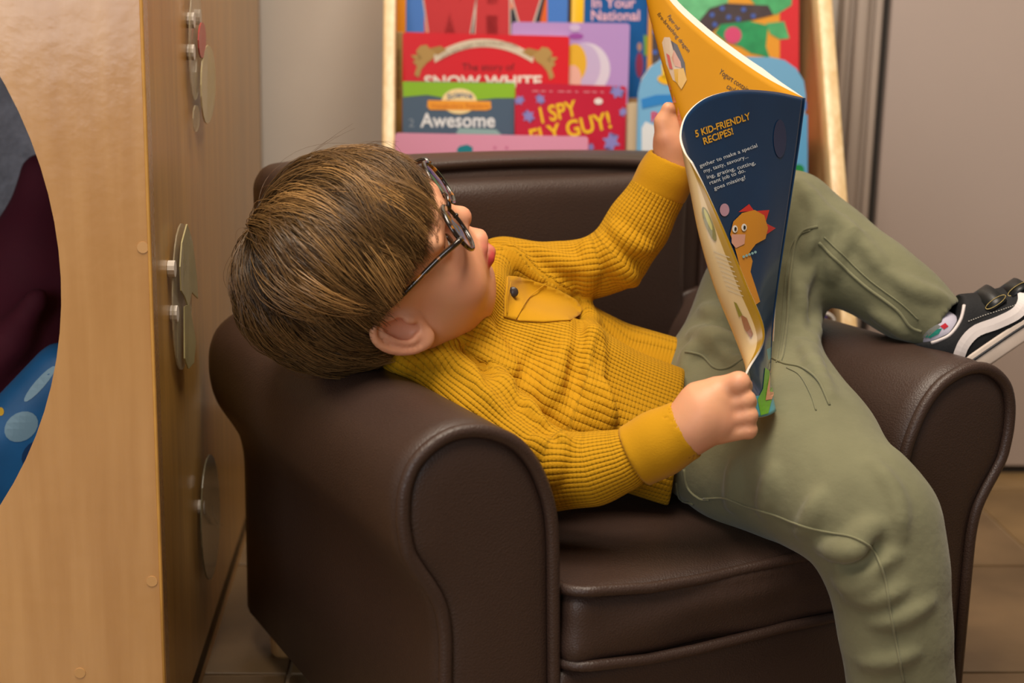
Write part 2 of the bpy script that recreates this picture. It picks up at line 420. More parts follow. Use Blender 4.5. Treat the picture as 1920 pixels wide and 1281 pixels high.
# rounded lip of the opening and a pale edge band on the corner
tube('corner_edge', [kb(-.0015, -.0005, z) for z in np.linspace(0, CH, 8)], .0014, M_plyedge, fp, 6)
rbx('side_panel', -CT, 0, CT, CD, 0, CH, M_plyside, cab, 0, kb)
rbx('side_panel', 2 * hx, 2 * hx + CT, CT, CD, 0, CH, M_plyside, cab, 0, kb)
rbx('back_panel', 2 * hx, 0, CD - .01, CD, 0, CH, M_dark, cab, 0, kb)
rbx('top_panel', 2 * hx, 0, CT, CD, CH - CT, CH, M_plyside, cab, 0, kb)
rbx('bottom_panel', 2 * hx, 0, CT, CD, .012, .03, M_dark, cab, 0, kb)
M_plug = mat('wood plug', '#c79a62', .4)
for px, py in ((268, 464), (285, 1090), (150, 1262)):
    p = hit(px, py, k0, kY); V, Fc = tube_geo([p - kY * .0006, p + kY * .004], .0045, 14); mesh('screw_plug', V, Fc, M_plug, fp)
# what lies inside the opening
M_grey = mat('grey woven cloth', '#9a9ca6', .9, bump=('voronoi', 130, .6, .003), var=.15, var_scale=60)
M_maroon = mat('maroon cloth', '#4e0a22', .85, bump=('noise', 150, .2, .001), var=.15, var_scale=12)
M_bluec = mat('blue printed cushion cloth', '#1f5f96', .45, var=.35, var_scale=9)
gs = []; ny_, nz_ = 30, 3
gd = kY
def kpx(px, py, y): return hit(px, py, k0 + kY * y, kY)
V = []; Fc = []
for i in range(41):
    for j in range(3):
        f_ = i / 40; x = -1.12 + 1.05 * f_; y = .58 + .012 * math.sin(f_ * 40) + .006 * math.sin(f_ * 93)
        V.append(kb(x, y, (.04, .6, 1.2)[j]))
for i in range(40):
    for j in range(2): Fc.append((i * 3 + j, i * 3 + 3 + j, i * 3 + 4 + j, i * 3 + 1 + j))
cu = mesh('curtain', V, Fc, M_grey, None, True); so = cu.modifiers.new('thick', 'SOLIDIFY'); so.thickness = .004
tag(cu, 'grey woven curtain hanging inside the cabinet behind the round doorway', 'curtain')
def kW(px, py, y): return kpx(px, py, y)
sd = Sdf()
sd.chain([(kW(75, 330, .40), .018), (kW(60, 480, .38), .040), (kW(40, 640, .36), .060), (kW(-80, 800, .36), .085), (kW(-300, 1000, .36), .10)], .03)
sd.chain([(kW(105, 330, .42), .018), (kW(150, 560, .42), .06), (kW(120, 700, .44), .08), (kW(0, 900, .44), .10)], .04)
sd.chain([(kW(70, 560, .30), .012), (kW(20, 640, .29), .014), (kW(-60, 740, .29), .014)], .02)
o, V, Q = sdf_obj('cloth_bundle', sd, .006, M_maroon, None, 3)
tag(o, 'dark maroon cloth slumped inside the cabinet behind the round doorway', 'cloth')
sd = Sdf()
for a, b, r in (((120, 700), (60, 860), .02), ((60, 860), (-60, 990), .022)):
    pass
pc = kW(70, 885, .20); du = (kW(112, 622, .20) - kW(0, 740, .20)); du /= np.linalg.norm(du); dn = kY * .8 + np.array([0, 0, .25]); dn -= du * (dn @ du); dn /= np.linalg.norm(dn); dv = np.cross(dn, du)
sd.rbox(pc, (.12, .075, .03), .028, np.array([du, dv, dn]), .02)
o, V, Q = sdf_obj('floor_cushion', sd, .005, M_bluec, None, 3)
tag(o, 'shiny blue printed cushion leaning under the maroon cloth', 'cushion')
bv = bvh_of(V, Q); sf = lambda x, y: cast(bv, x, y)
M_paleb = mat('pale blue print', '#7fa3b8', .45); M_yel = mat('yellow print', '#c8a22c', .5); M_dkb = mat('deep blue print', '#123a68', .5)
decal('printed_cloud', poly_fill(ngon(40, 800, 34, 26, 18, rot=-.6), 12), M_paleb, sf, o)
decal('printed_cloud', poly_fill(ngon(75, 720, 44, 9, 16, rot=-.85), 12), M_paleb, sf, o)
decal('printed_dot', poly_fill(ngon(2, 772, 6, 8, 12)), M_yel, sf, o)
decal('printed_patch', poly_fill(ngon(60, 850, 16, 26, 14, rot=.6), 10), M_dkb, sf, o)

def film_mat():
    m = bpy.data.materials.new('clear laminate film'); m.use_nodes = True; nt = m.node_tree; b = nt.nodes['Principled BSDF']
    b.inputs['Base Color'].default_value = srgb('#cbbf9f'); b.inputs['Roughness'].default_value = .12; b.inputs['Alpha'].default_value = .38; b.inputs['Coat Weight'].default_value = .5
    return m
# laminated picture cards stuck on the cabinet's side with white pads
M_card = mat('pale laminated card', '#b5ab7c', .18, coat=.6, var=.12, var_scale=30)
M_card2 = mat('cream laminated card', '#cdbd8e', .18, coat=.6, var=.08, var_scale=30)
M_cgrey = mat('grey green laminated card', '#6f6850', .18, coat=.6, var=.18, var_scale=25)
M_film = film_mat()
M_pad = mat('white adhesive pad', '#d8cfc4', .6); M_red = mat('red printed shape', '#b23a35', .3, coat=.4)
sidep = k0; sn_ = kX
def card(name, outline, m, lift0, lift1, label, parent=None, th=.0012):
    """outline in pixels on the side panel; it bows off the panel from lift0 (near) to lift1 (far)"""
    Vt, Fs = poly_fill(outline, 9); P = [hit(v[0], v[1], sidep, sn_) for v in Vt]
    ys = np.array([(p - k0) @ kY for p in P]); t = (ys - ys.min()) / (np.ptp(ys) + 1e-9)
    P = [p + sn_ * (lift0 + (lift1 - lift0) * tt ** 1.5) for p, tt in zip(P, t)]
    me_o = mesh(name, P, Fs, m, parent); s_ = me_o.modifiers.new('thick', 'SOLIDIFY'); s_.thickness = th; s_.offset = 0
    if label: tag(me_o, label, 'card', 'laminated cards on the cabinet side')
    return me_o
def pad(px, py, parent):
    p = hit(px, py, sidep, sn_); V, Fc = tube_geo([p + sn_ * .0002, p + sn_ * .006], .007, 12); mesh('adhesive_pad', V, Fc, M_pad, parent)
c1 = card('picture_card', ngon(356, 78, 10, 110, 24), M_film, .004, .006, 'highest card on the cabinet side, with a red shape and a cream leaf')
card('red_shape', ngon(361, 75, 6, 34, 14), M_red, .008, .009, None, c1)
card('leaf_shape', ngon(370, 158, 10, 74, 20), M_card2, .008, .012, None, c1)
card('loose_film', ngon(353, 222, 4, 26, 10), M_film, .006, .008, None, c1)
for q in ((352, 38), (364, 32), (352, 98)): pad(*q, c1)
c2 = card('picture_card', ngon(329, 556, 15, 138, 26), M_film, .004, .007, 'middle card on the cabinet side, pale green cracked egg shape, half way up')
card('egg_shape', [(322, 455), (330, 420), (338, 450), (345, 520), (347, 560), (338, 548), (333, 575), (327, 556), (321, 545), (319, 500)], M_card, .008, .011, None, c2)
card('egg_shape', [(327, 575), (334, 570), (338, 600), (343, 640), (341, 680), (334, 692), (328, 672)], M_card, .008, .011, None, c2)
for q in ((315, 504), (320, 588)): pad(*q, c2)
c3 = card('picture_card', ngon(381, 970, 14, 118, 26), M_cgrey, .005, .009, 'lowest card on the cabinet side, grey green, near the floor beside the armchair')
card('loose_film', [(376, 948), (380, 962), (388, 982), (394, 986), (386, 984), (378, 968)], M_film, .011, .013, None, c3)
pad(372, 951, c3)
# ================================================================== the armchair
def leather(name, color):
    m = mat(name, color, .42, .45); nt = m.node_tree; b = nt.nodes['Principled BSDF']
    tc = nt.nodes.new('ShaderNodeTexCoord')
    v = nt.nodes.new('ShaderNodeTexVoronoi'); v.inputs['Scale'].default_value = 620; nt.links.new(tc.outputs['Object'], v.inputs['Vector'])
    n_ = nt.nodes.new('ShaderNodeTexNoise'); n_.inputs['Scale'].default_value = 14; n_.inputs['Detail'].default_value = 4; nt.links.new(tc.outputs['Object'], n_.inputs['Vector'])
    bp = nt.nodes.new('ShaderNodeBump'); bp.inputs['Strength'].default_value = .22; bp.inputs['Distance'].default_value = .0012
    nt.links.new(v.outputs['Distance'], bp.inputs['Height'])
    bp2 = nt.nodes.new('ShaderNodeBump'); bp2.inputs['Strength'].default_value = .05; bp2.inputs['Distance'].default_value = .01
    nt.links.new(n_.outputs['Fac'], bp2.inputs['Height']); nt.links.new(bp.outputs['Normal'], bp2.inputs['Normal'])
    nt.links.new(bp2.outputs['Normal'], b.inputs['Normal'])
    mr = nt.nodes.new('ShaderNodeMapRange'); mr.inputs['To Min'].default_value = .36; mr.inputs['To Max'].default_value = .52
    nt.links.new(n_.outputs['Fac'], mr.inputs['Value']); nt.links.new(mr.outputs['Result'], b.inputs['Roughness'])
    return m
M_lea = leather('dark brown leatherette', '#3b2b24')
M_leg = wood('turned pine leg', '#caa06a', '#a97f4c', 'Z', 2, .4)
chair = empty('armchair', cw(0, .25, 0), 'small dark brown leatherette armchair the child lounges in', 'armchair')
D = .487; ZB = .046
ap = [(828, 1281), (828, 1204), (823.5, 1162), (815, 1133), (798, 1103), (777, 1073), (760, 1044), (752, 1010), (748, 970), (752, 917), (771, 867), (807, 829), (849, 806), (893, 800), (933, 807), (971, 825), (1001, 858), (1022, 900), (1037, 951), (1043, 1014), (1044, 1120), (1045, 1281)]
prof = []
for x, y in ap:
    p = hit(x, y, cO, wX); prof.append((float((p - cO) @ uX), float(p[2])))
prof = [(prof[0][0], ZB)] + prof + [(prof[-1][0], ZB)]
cen_u = np.mean([p[0] for p in prof[8:20]])
def densify(pr):
    a = [np.array(pr[0])]; mid = catmull(pr[1:-1], 72); return np.vstack([[pr[0]], mid, [pr[-1]]])
PR = densify(prof)
def outset(P, d):
    t = np.gradient(P, axis=0); nrm = np.stack([-t[:, 1], t[:, 0]], 1); nrm /= np.linalg.norm(nrm, axis=1)[:, None] + 1e-12
    return P + nrm * d
for sgn in (1, -1):
    ws = [0.003, .0035, .008, .02, .10, .20, .30, .40, D - .03, D - .012, D - .003, D]
    ins = [-.010, -.006, -.0005, .0015, 0.0008, 0, 0, 0, 0, -.003, -.009, -.016]
    V = []; Fc = []; npf = len(PR)
    for w, s_ in zip(ws, ins):
        for (u, z) in outset(PR, s_): V.append(cw(u * sgn, w, max(z, ZB)))
    for i in range(len(ws) - 1):
        for j in range(npf):
            a, b = i * npf + j, i * npf + (j + 1) % npf
            q = (a, b, b + npf, a + npf); Fc.append(q if sgn > 0 else q[::-1])
    Fc.append(tuple(range(npf))[::-1] if sgn > 0 else tuple(range(npf))); last = (len(ws) - 1) * npf
    Fc.append(tuple(range(last, last + npf)) if sgn > 0 else tuple(range(last, last + npf))[::-1])
    arm = mesh('arm', V, Fc, M_lea, chair, True)
    # slightly domed front panel inside the piping
    cz = np.array([np.mean([p[0] for p in PR]), .24]); V = []; Fc = []
    lv = [(-.0060, .0035), (-.0095, .0005), (-.016, -.0015), (-.026, -.0028), (-.034, -.0034)]
    for d_, w in lv:
        for (u, z) in outset(PR, d_): V.append(cw(u * sgn, w, max(z, ZB + .001)))
    for i in range(len(lv) - 1):
        for j in range(npf - 1):
            a, b = i * npf + j, i * npf + j + 1; Fc.append((a, a + npf, b + npf, b) if sgn > 0 else (b, b + npf, a + npf, a))
    l0 = (len(lv) - 1) * npf; Fc.append(tuple(range(l0, l0 + npf))[::-1] if sgn > 0 else tuple(range(l0, l0 + npf)))
    mesh('front_panel', V, Fc, M_lea, arm, True)
    pp = outset(PR, -.0030)
    tube('piping', [cw(u * sgn, .0005, max(z, ZB)) for u, z in pp], .0052, M_lea, arm, 10)
CM = np.array([uX, wX, [0, 0, 1]])
# base box and front rail
s_in = abs(PR[-1][0])
rbx('base', -.235, .235, .03, D - .02, ZB + .004, .155, M_lea, chair, .006, cw)
sd = Sdf(); sd.rbox(cw(0, .02, .102), (s_in + .004, .025, .057), .010, CM)
o, V, Q = sdf_obj('front_rail', sd, .004, M_lea, chair, 2)
# back rest: two rounded slabs, crowned along the top
sd = Sdf()
sd.rbox(cw(0, .442, .29), (.242, .046, .2065), .024, CM)
sd.ell(cw(0, .442, .485), (.235, .042, .018), CM, .02)
bk, V, Q = sdf_obj('back', sd, .005, M_lea, chair, 3)
sd2 = Sdf(); sd2.rbox(cw(0, .396, .34), (.205, .022, .145), .02, CM); sd2.ell(cw(0, .39, .34), (.17, .026, .12), CM, .03)
sdf_obj('back_pad', sd2, .005, M_lea, bk, 3)
pp = [(-.236, .30), (-.236, .40), (-.233, .455), (-.215, .482), (-.18, .491), (-.09, .497), (0, .499), (.09, .497), (.18, .491), (.215, .482), (.233, .455), (.236, .40), (.236, .30)]
tube('piping', [cw(p[0], .399, p[1]) for p in catmull(pp, 60)], .0050, M_lea, bk, 10)
# arm-to-back seam piping on the inner side
for sgn in (1, -1):
    c_ = catmull([(.170, .23), (.172, .28), (.185, .33), (.215, .352), (.25, .350)], 24)
    tube('piping', [cw(sgn * a, .392 - .00, b) for a, b in c_], .0050, M_lea, bk, 8)
# seat cushion
def cush(p): return p
sd = Sdf(); sd.rbox(cw(0, .192, .190), (s_in - .002, .206, .031), .016, CM); sd.ell(cw(0, .19, .208), (.15, .19, .022), CM, .03)
base_ops = sd.ops[:]
f0 = sd.ops[0][1]
def wrinkled(p, f0=f0):
    u = (p - cO) @ uX; z = p[:, 2]
    return f0(p) - .0016 * np.sin(u * 62 + z * 40) * np.exp(-((z - .185) / .03) ** 2) - .0010 * np.sin(u * 23 - z * 120 + 1)
wrinkled.bb = f0.bb; sd.ops[0] = (1, wrinkled, 0)
cs, V, Q = sdf_obj('seat_cushion', sd, .004, M_lea, chair, 3)
for z, w0, bw in ((.2185, -.0125, .0), (.1600, -.0125, .0)):
    lp = []; hw, r_ = s_in - .004, .022
    for cx, cy, a0 in ((hw - r_, w0 + r_, -90), (hw - r_, .395 - r_, 0), (-hw + r_, .395 - r_, 90), (-hw + r_, w0 + r_, 180)):
        for k in range(7):
            a = math.radians(a0 + 15 * k); lp.append((cx + r_ * math.cos(a), cy + r_ * math.sin(a)))
    den = []
    for a, b in zip(lp, lp[1:] + lp[:1]):
        m_ = 6 if math.hypot(a[0] - b[0], a[1] - b[1]) > .05 else 1
        for t in range(m_): den.append((a[0] + (b[0] - a[0]) * t / m_, a[1] + (b[1] - a[1]) * t / m_))
    tube('piping', [cw(u, w, z + .0015 * math.sin(u * 30) + (.004 * math.exp(-((u + .14) / .03) ** 2)) * (1 if z > .2 else .6)) for u, w in den], .0046, M_lea, cs, 8, True)
for u, w in ((-.225, .445), (.225, .445), (-.225, .05), (.225, .05)):
    V, Fc = tube_geo([cw(u, w, 0), cw(u, w, .004), cw(u, w, .052)], [.0120, .0140, .0165], 16); mesh('leg', V, Fc, M_leg, chair, True)
# ================================================================== book rack and its books
M_pine = wood('pale pine', '#e6cda0', '#d2b07c', 'Z', 1.6, .4, .15)
M_pineb = wood('tan plywood back', '#b58f62', '#a07a4e', 'Z', .8, .45, .1)
rack = empty('book_rack', rm(.15, 1.8, 0), 'pale wooden stepped book rack behind the armchair', 'bookshelf')
# leaning side posts: bottom in front, top further back
def post(pa_, pb_, width, m=M_pine):
    (x0, y0, d0), (x1, y1, d1) = pa_, pb_; a, b = W(x0, y0, d0), W(x1, y1, d1); t = (b - a) / (b[2] - a[2])
    lo = a + t * (0 - a[2]); hi = a + t * (.80 - a[2]); xx = rX * width
    box('side_post', lo, xx, hi - lo, rY * .035, m, rack, .002)
    return lo, hi
lo1, hi1 = post((716, 285, 1.735), (719, 0, 1.80), .0150)
lo2, hi2 = post((1577, 600, 1.70), (1533, 0, 1.845), .0190)
# side boards behind the posts, shelves and back
box('side_board', lo1 + rX * .003 + rY * .035, rX * .010, hi1 - lo1, rY * .16, M_pine, rack)
box('side_board', lo2 + rX * .003 + rY * .035, rX * .010, hi2 - lo2, rY * .10, M_pineb, rack)
TIERS = {0: (1.735, .300), 1: (1.785, .360), 2: (1.835, .425), 3: (1.885, .490), -1: (1.70, .16)}
bl = lo1 + rX * .018; br_ = lo2
for k, (dd, z) in TIERS.items():
    yl = float(W(1000, 200, dd) @ rY)
    a = rm(float(lo1 @ rX) + .016 , yl - .048, z - .012); wdt = float((lo2 - lo1) @ rX) - .018
    box('shelf', a, rX * wdt, rY * .062, np.array([0, 0, .012]), M_pineb, rack)
    if k >= 0: box('riser', a + rY * .062 - np.array([0, 0, .10]), rX * wdt, rY * .006, np.array([0, 0, .16]), M_pineb, rack)
box('rack_back', rm(float(lo1 @ rX) + .016, float(W(1000, 0, 1.945) @ rY), .10), rX * (float((lo2 - lo1) @ rX) - .018), rY * .008, np.array([0, 0, .72]), M_pineb, rack)

LEAN = math.radians(5)
paper = mat('page edges', '#d9cdb4', .8)
def book(name, tier, xl, yl, xr_, yr, color, label, th=.010, spine=None, dz=0, rough=.3, round_=.004, hfix=None, dd=None):
    d = dd if dd else TIERS[tier][0]; zb_ = TIERS[tier][1]
    a = W(xl, yl, d); n0 = rY; b = hit(xr_, yr, a, n0)
    dn = -np.array([0, 0, 1.]) * math.cos(LEAN) - rY * math.sin(LEAN)
    hgt = (max(a[2], b[2]) - zb_) / math.cos(LEAN) if hfix is None else hfix
    xx = b - a; wid = np.linalg.norm(xx); xu = xx / wid; nrm = np.cross(xu, dn); nrm = nrm if nrm @ (a - cC) > 0 else -nrm; nrm /= np.linalg.norm(nrm)
    root = empty(name, a + xx * .5 + dn * hgt, label, 'book', 'books on the rack')
    # front cover outline with rounded corners
    pts = []
    for cx, cy, a0 in ((wid - round_, round_, -90), (wid - round_, hgt - round_, 0), (round_, hgt - round_, 90), (round_, round_, 180)):
        for k in range(5):
            an = math.radians(a0 + 22.5 * k); pts.append((cx + round_ * math.cos(an), cy + round_ * math.sin(an)))
    n_ = len(pts); m = mat('cover ' + label[:24] + color, color, rough, coat=.25)
    def slab(nm, o0, o1, inset, mt):
        sc = lambda p: (min(max(p[0], inset), wid - inset), min(max(p[1], inset), hgt - inset))
        V = [a + xu * sc(p)[0] + dn * sc(p)[1] + nrm * o for o in (o0, o1) for p in pts]
        Fc = [tuple(range(n_)), tuple(range(2 * n_ - 1, n_ - 1, -1))] + [(i, n_ + i, n_ + (i + 1) % n_, (i + 1) % n_) for i in range(n_)]
        return mesh(nm, V, Fc, mt, root)
    cov = slab('front_cover', 0, .0012, 0, m); slab('pages', .0012, th - .0012, .003, paper); slab('back_cover', th - .0012, th, 0, m)
    if spine:
        w_, c_ = spine; box('spine', a - xu * w_ , xu * (w_ + .001), dn * hgt, nrm * th, mat('spine ' + c_, c_, .35, coat=.2), root, .0008)
    return root, cov, plane_surf(a, nrm)
ink = lambda c, r=.4: mat('ink ' + c, c, r, coat=.15)
def dec(nm, pts, c, sf, par, off=.0003, grid=None): return decal(nm, poly_fill(pts, grid), ink(c), sf, par, off)

# --- back row
r_, cv_, sf = book('picture_book', 3, 762, -130, 1068, -130, '#4a7fd0', 'blue book with huge red letters WHY, highest at the left of the rack', .012, (.013, '#f09a1c'))
for q, (lx, ww) in enumerate(((786, 0), (886, 0), (953, 0))): pass
# the three big letters are drawn as outlined shapes
def glyph(polys, c, off): [dec('lettering', p, c, sf, cv_, off) for p in polys]
wl = [(790, -60), (830, -60), (822, 5), (838, 5), (846, -60), (882, -60), (870, 62), (852, 62), (843, 22), (834, 62), (805, 62)]
def shift(p, dx, dy=0): return [(x + dx, y + dy) for x, y in p]
Wp = [(785, -70), (815, -70), (822, 5), (829, -30), (856, -30), (863, 5), (872, -70), (903, -70), (880, 70), (855, 70), (843, 22), (831, 70), (805, 70)]
Hp = [(898, -70), (913, -70), (913, 8), (933, 8), (933, -70), (955, -70), (955, 70), (933, 70), (933, 29), (912, 29), (912, 70), (890, 70)]
Yp = [(942, -70), (975, -70), (986, 3), (1000, -70), (1034, -70), (999, 42), (999, 70), (974, 70), (974, 42)]
def grow(p, g):
    c = np.mean(p, 0); out = []
    for i in range(len(p)):
        a, b, d_ = np.array(p[i - 1], float), np.array(p[i], float), np.array(p[(i + 1) % len(p)], float)
        e1, e2 = (b - a) / np.linalg.norm(b - a), (d_ - b) / np.linalg.norm(d_ - b); nn = np.array([e1[1], -e1[0]]) + np.array([e2[1], -e2[0]]); L = np.linalg.norm(nn)
        out.append(tuple(b + nn / max(L, .6) * g))
    return out
dec('panel', [(796, -120), (1026, -120), (1026, 80), (796, 80)], '#e2641e', sf, cv_, .0002)
dec('panel', [(842, -10), (930, -10), (915, 80), (850, 80)], '#22242c', sf, cv_, .0003)
dec('panel', [(955, 20), (1014, -20), (1026, -20), (1004, 80), (955, 80)], '#22242c', sf, cv_, .0003)
for P_ in (Wp, Hp, Yp):
    dec('letter_outline', grow(P_, 3.5), '#cfc6ba', sf, cv_, .0005); dec('lettering', P_, '#c62f33', sf, cv_, .0008)
r_, cv_, sf = book('picture_book', 3, 1098, -130, 1222, -130, '#155a9e', 'dark blue book titled In Your National, behind the magazine', .010, (.016, '#f2c21e'))
txt('lettering', 'In Your', 1108, 14, 27, ink('#e8b6c6'), sf, cv_, bold=.02); txt('lettering', 'National', 1107, 38, 27, ink('#e8b6c6'), sf, cv_, bold=.02)
dec('picture', ngon(1199, 88, 4, 8), '#b98c74', sf, cv_); dec('picture', ngon(1199, 122, 7, 24), '#8e2d50', sf, cv_); dec('picture', [(1207, 65), (1214, 68), (1214, 105), (1208, 104)], '#7faf3c', sf, cv_)
r_, cv_, sf = book('picture_book', 3, 1222, -130, 1500, -130, '#e8a23c', 'book with green painted leaves on orange and red, at the right of the rack', .012, dd=1.875)
M_fol = [mat('leaf print ' + c, c, .5, var=.18, var_scale=60) for c in ('#4fae72', '#2f9a60', '#6cc088', '#4a3f42')]
dec('picture', [(1462, -120), (1498, -120), (1498, 330), (1462, 330)], '#d8333c', sf, cv_, .0003)
def leafy(pts, k, off=.0005): decal('picture', poly_fill(pts), M_fol[k], sf, cv_, off)
leafy([(1222, -120), (1400, -120), (1360, 20), (1320, 50), (1260, 60), (1222, 40)], 2, .0004)
leafy([(1395, -60), (1488, -60), (1484, 10), (1455, 28), (1425, 20), (1400, -10)], 0)
leafy([(1340, 62), (1352, 44), (1400, 38), (1440, 48), (1436, 88), (1444, 110), (1428, 104), (1408, 100), (1390, 88), (1360, 78)], 1, .0006)
leafy([(1436, 44), (1470, 40), (1480, 72), (1462, 74), (1444, 64)], 0, .0006)
leafy([(1310, 40), (1330, 16), (1360, 6), (1440, 10), (1450, 28), (1400, 40), (1350, 46), (1330, 66)], 3, .0007)
leafy([(1222, 30), (1245, 30), (1250, 140), (1222, 140)], 3, .0007)
for x, y in ((1335, 28), (1354, 16), (1366, 32), (1394, 18), (1412, 30), (1384, 36), (1340, 46), (1228, 60), (1238, 82), (1228, 98), (1240, 112)): dec('picture', ngon(x, y, 4.5), '#4c68b8', sf, cv_, .001)
dec('picture', ngon(1374, 66, 16), '#d9527e', sf, cv_, .001)
# --- third row
r_, cv_, sf = book('picture_book', 2, 960, 41, 1181, 44, '#b693cf', 'lilac purple book half hidden behind the red fairy tale book', .006)
dec('picture', ngon(1080, 68, 14, 6, 16), '#9a4aa4', sf, cv_, .0004); dec('picture', ngon(1078, 52, 10, 7, 14), '#cdb8dc', sf, cv_, .0005)
dec('picture', ngon(1098, 130, 46, 50, 26), '#d9cfe0', sf, cv_, .0003); dec('picture', ngon(1092, 125, 34, 44, 24), '#c5b2d6', sf, cv_, .0004)
dec('picture', ngon(1078, 118, 22, 36, 20), '#e3b02a', sf, cv_, .0005); dec('picture', ngon(1074, 148, 16, 26, 18), '#e6b0a0', sf, cv_, .0007)
r_, cv_, sf = book('picture_book', 2, 755, 60, 1068, 68, '#d8202c', 'red book titled The story of Snow White with a cream ribbon', .012, (.018, '#8f6f33'), dd=1.820)
rib_ = [(815 + 1.84 * t, 118 - 30 * (1 - ((t - 50) / 50) ** 2)) for t in range(0, 101, 5)]
dec('ribbon', rib_ + [(x + (2 if x > 900 else -2), y - 15) for x, y in rib_[::-1]], '#d8cbb4', sf, cv_, .0004)
txt('lettering', 'GOLDEN FAIRY TALE COLLECTION', 826, 113, 10.5, ink('#8a7a60'), sf, cv_, .0008, sx=.86, arc=(29, 98))
for sx_ in (1, -1):
    mx_ = lambda pts: [(908 + sx_ * (x - 908), y + (0 if sx_ > 0 else 4)) for x, y in pts]
    dec('cherub', mx_([(788, 86), (800, 84), (808, 94), (816, 98), (812, 110), (800, 118), (790, 130), (785, 146), (777, 140), (782, 124), (774, 116), (786, 108), (780, 96)]), '#b39151', sf, cv_, .0006)
    dec('cherub', mx_([(770, 104), (786, 102), (790, 110), (778, 112)]), '#b39151', sf, cv_, .0006)
    dec('cherub', mx_([(800, 92), (826, 86), (838, 94), (820, 104)]), '#a88344', sf, cv_, .0005)
txt('lettering', 'The story of', 866, 132, 19, ink('#6e1a1c'), sf, cv_, sx=1.02); txt('lettering', 'SNOW WHITE', 795, 163, 30, ink('#efe6da'), sf, cv_, bold=.03, sx=1.13)
for q, wd in enumerate(('SNOW WHITE AND THE SEVEN',)):
    txt('lettering', wd, 744, 92, 10, ink('#3c2c14'), plane_surf(W(746, 100, 1.8195), rY), cv_, .0012, ang=-90, sx=1.1)
# --- second row
r_, cv_, sf = book('picture_book', 1, 755, 152, 966, 155, '#4d6278', 'thin grey and lime science reader titled Awesome', .004)
dec('panel', [(755, 153), (966, 156), (966, 184), (930, 184), (870, 190), (800, 178), (756, 182)], '#8bbf22', sf, cv_, .0003)
dec('panel', ngon(861, 190, 33, 24, 24), '#f4dca0', sf, cv_, .0005); dec('panel', [(802, 188), (920, 190), (921, 204), (912, 207), (806, 206), (801, 200)], '#f0a028', sf, cv_, .0006)
txt('lettering', 'Science', 838, 188, 16, ink('#4a6a98'), sf, cv_, .0009, bold=.01, arc=(6, 28)); txt('lettering', 'Vocabulary Readers', 808, 202, 11, ink('#d07018'), sf, cv_, .0009, length=108)
txt('lettering', 'Awesome', 789, 238, 37, ink('#e8ecee'), sf, cv_, bold=.02, sx=.93)
txt('lettering', '2', 766, 238, 22, ink('#8b9aa8'), sf, cv_)
dec('panel', [(860, 240), (930, 243), (950, 262), (850, 262)], '#8fb0b0', sf, cv_)
r_, cv_, sf = book('picture_book', 1, 968, 155, 1175, 162, '#c11f3c', 'crimson book with yellow letters I SPY FLY GUY', .004)
for q in range(9): dec('lettering', [(998 + q * 16, 169.5 + q * .25), (1010 + q * 16 - q % 3 * 3, 169.7 + q * .25), (1010 + q * 16 - q % 3 * 3, 172.3 + q * .25), (998 + q * 16, 172 + q * .25)], '#d9808e', sf, cv_)
txt('lettering', 'I SPY', 1014, 231, 42, ink('#efc31c'), sf, cv_, bold=.02, ang=12, sx=.80); txt('lettering', 'FLY GUY!', 996, 274, 44, ink('#efc31c'), sf, cv_, bold=.02, ang=13, sx=.86)
for x, y, r in ((974, 188, 8), (1013, 186, 8), (991, 218, 10), (1157, 172, 11), (1168, 210, 7), (1146, 266, 14), (1108, 276, 6)): dec('splat', star(x, y, r * 1.3, r * .7, 6, x), '#8a86c8', sf, cv_, .0006)
dec('picture', ngon(1122, 190, 8, 6), '#e8e0dc', sf, cv_, .0008)
r_, cv_, sf = book('board_book', 1, 1178, 192, 1204, 192, '#c9b493', 'narrow beige block standing between the crimson and the sky blue book', .02)
r_, cv_, sf = book('board_book', 1, 1200, 104, 1514, 108, '#79b4dc', 'sky blue board book with rounded corners behind the magazine', .012, round_=.045, dd=1.765)
dec('stripe', [(1202, 186), (1230, 178), (1300, 176), (1300, 192), (1240, 196), (1204, 204)], '#2f86d0', sf, cv_, .0005)
dec('picture', ngon(1250, 150, 18, 9, 16, rot=.2), '#f0b81c', sf, cv_, .0006); dec('picture', [(1240, 120), (1252, 122), (1262, 150), (1242, 148)], '#f0c21c', sf, cv_, .0006)
dec('picture', [(1203, 240), (1210, 228), (1224, 234), (1240, 240), (1260, 236), (1262, 300), (1203, 300)], '#dfe3e6', sf, cv_, .0005)
txt('lettering', 'P', 1220, 228, 26, ink('#d83a5c'), sf, cv_, bold=.03); 
dec('picture', [(1262, 250), (1320, 225), (1380, 240), (1440, 230), (1505, 245), (1512, 300), (1500, 360), (1262, 360)], '#dfe3e6', sf, cv_, .0004)
dec('stripe', [(1300, 176), (1420, 180), (1512, 190), (1512, 206), (1420, 196), (1300, 192)], '#2f86d0', sf, cv_, .0005)
dec('picture', [(1480, 215), (1514, 215), (1514, 330), (1486, 330)], '#5fa6d6', sf, cv_, .0005)
dec('picture', ngon(1497, 318, 11, 10, 14), '#1f8a4a', sf, cv_, .0006)
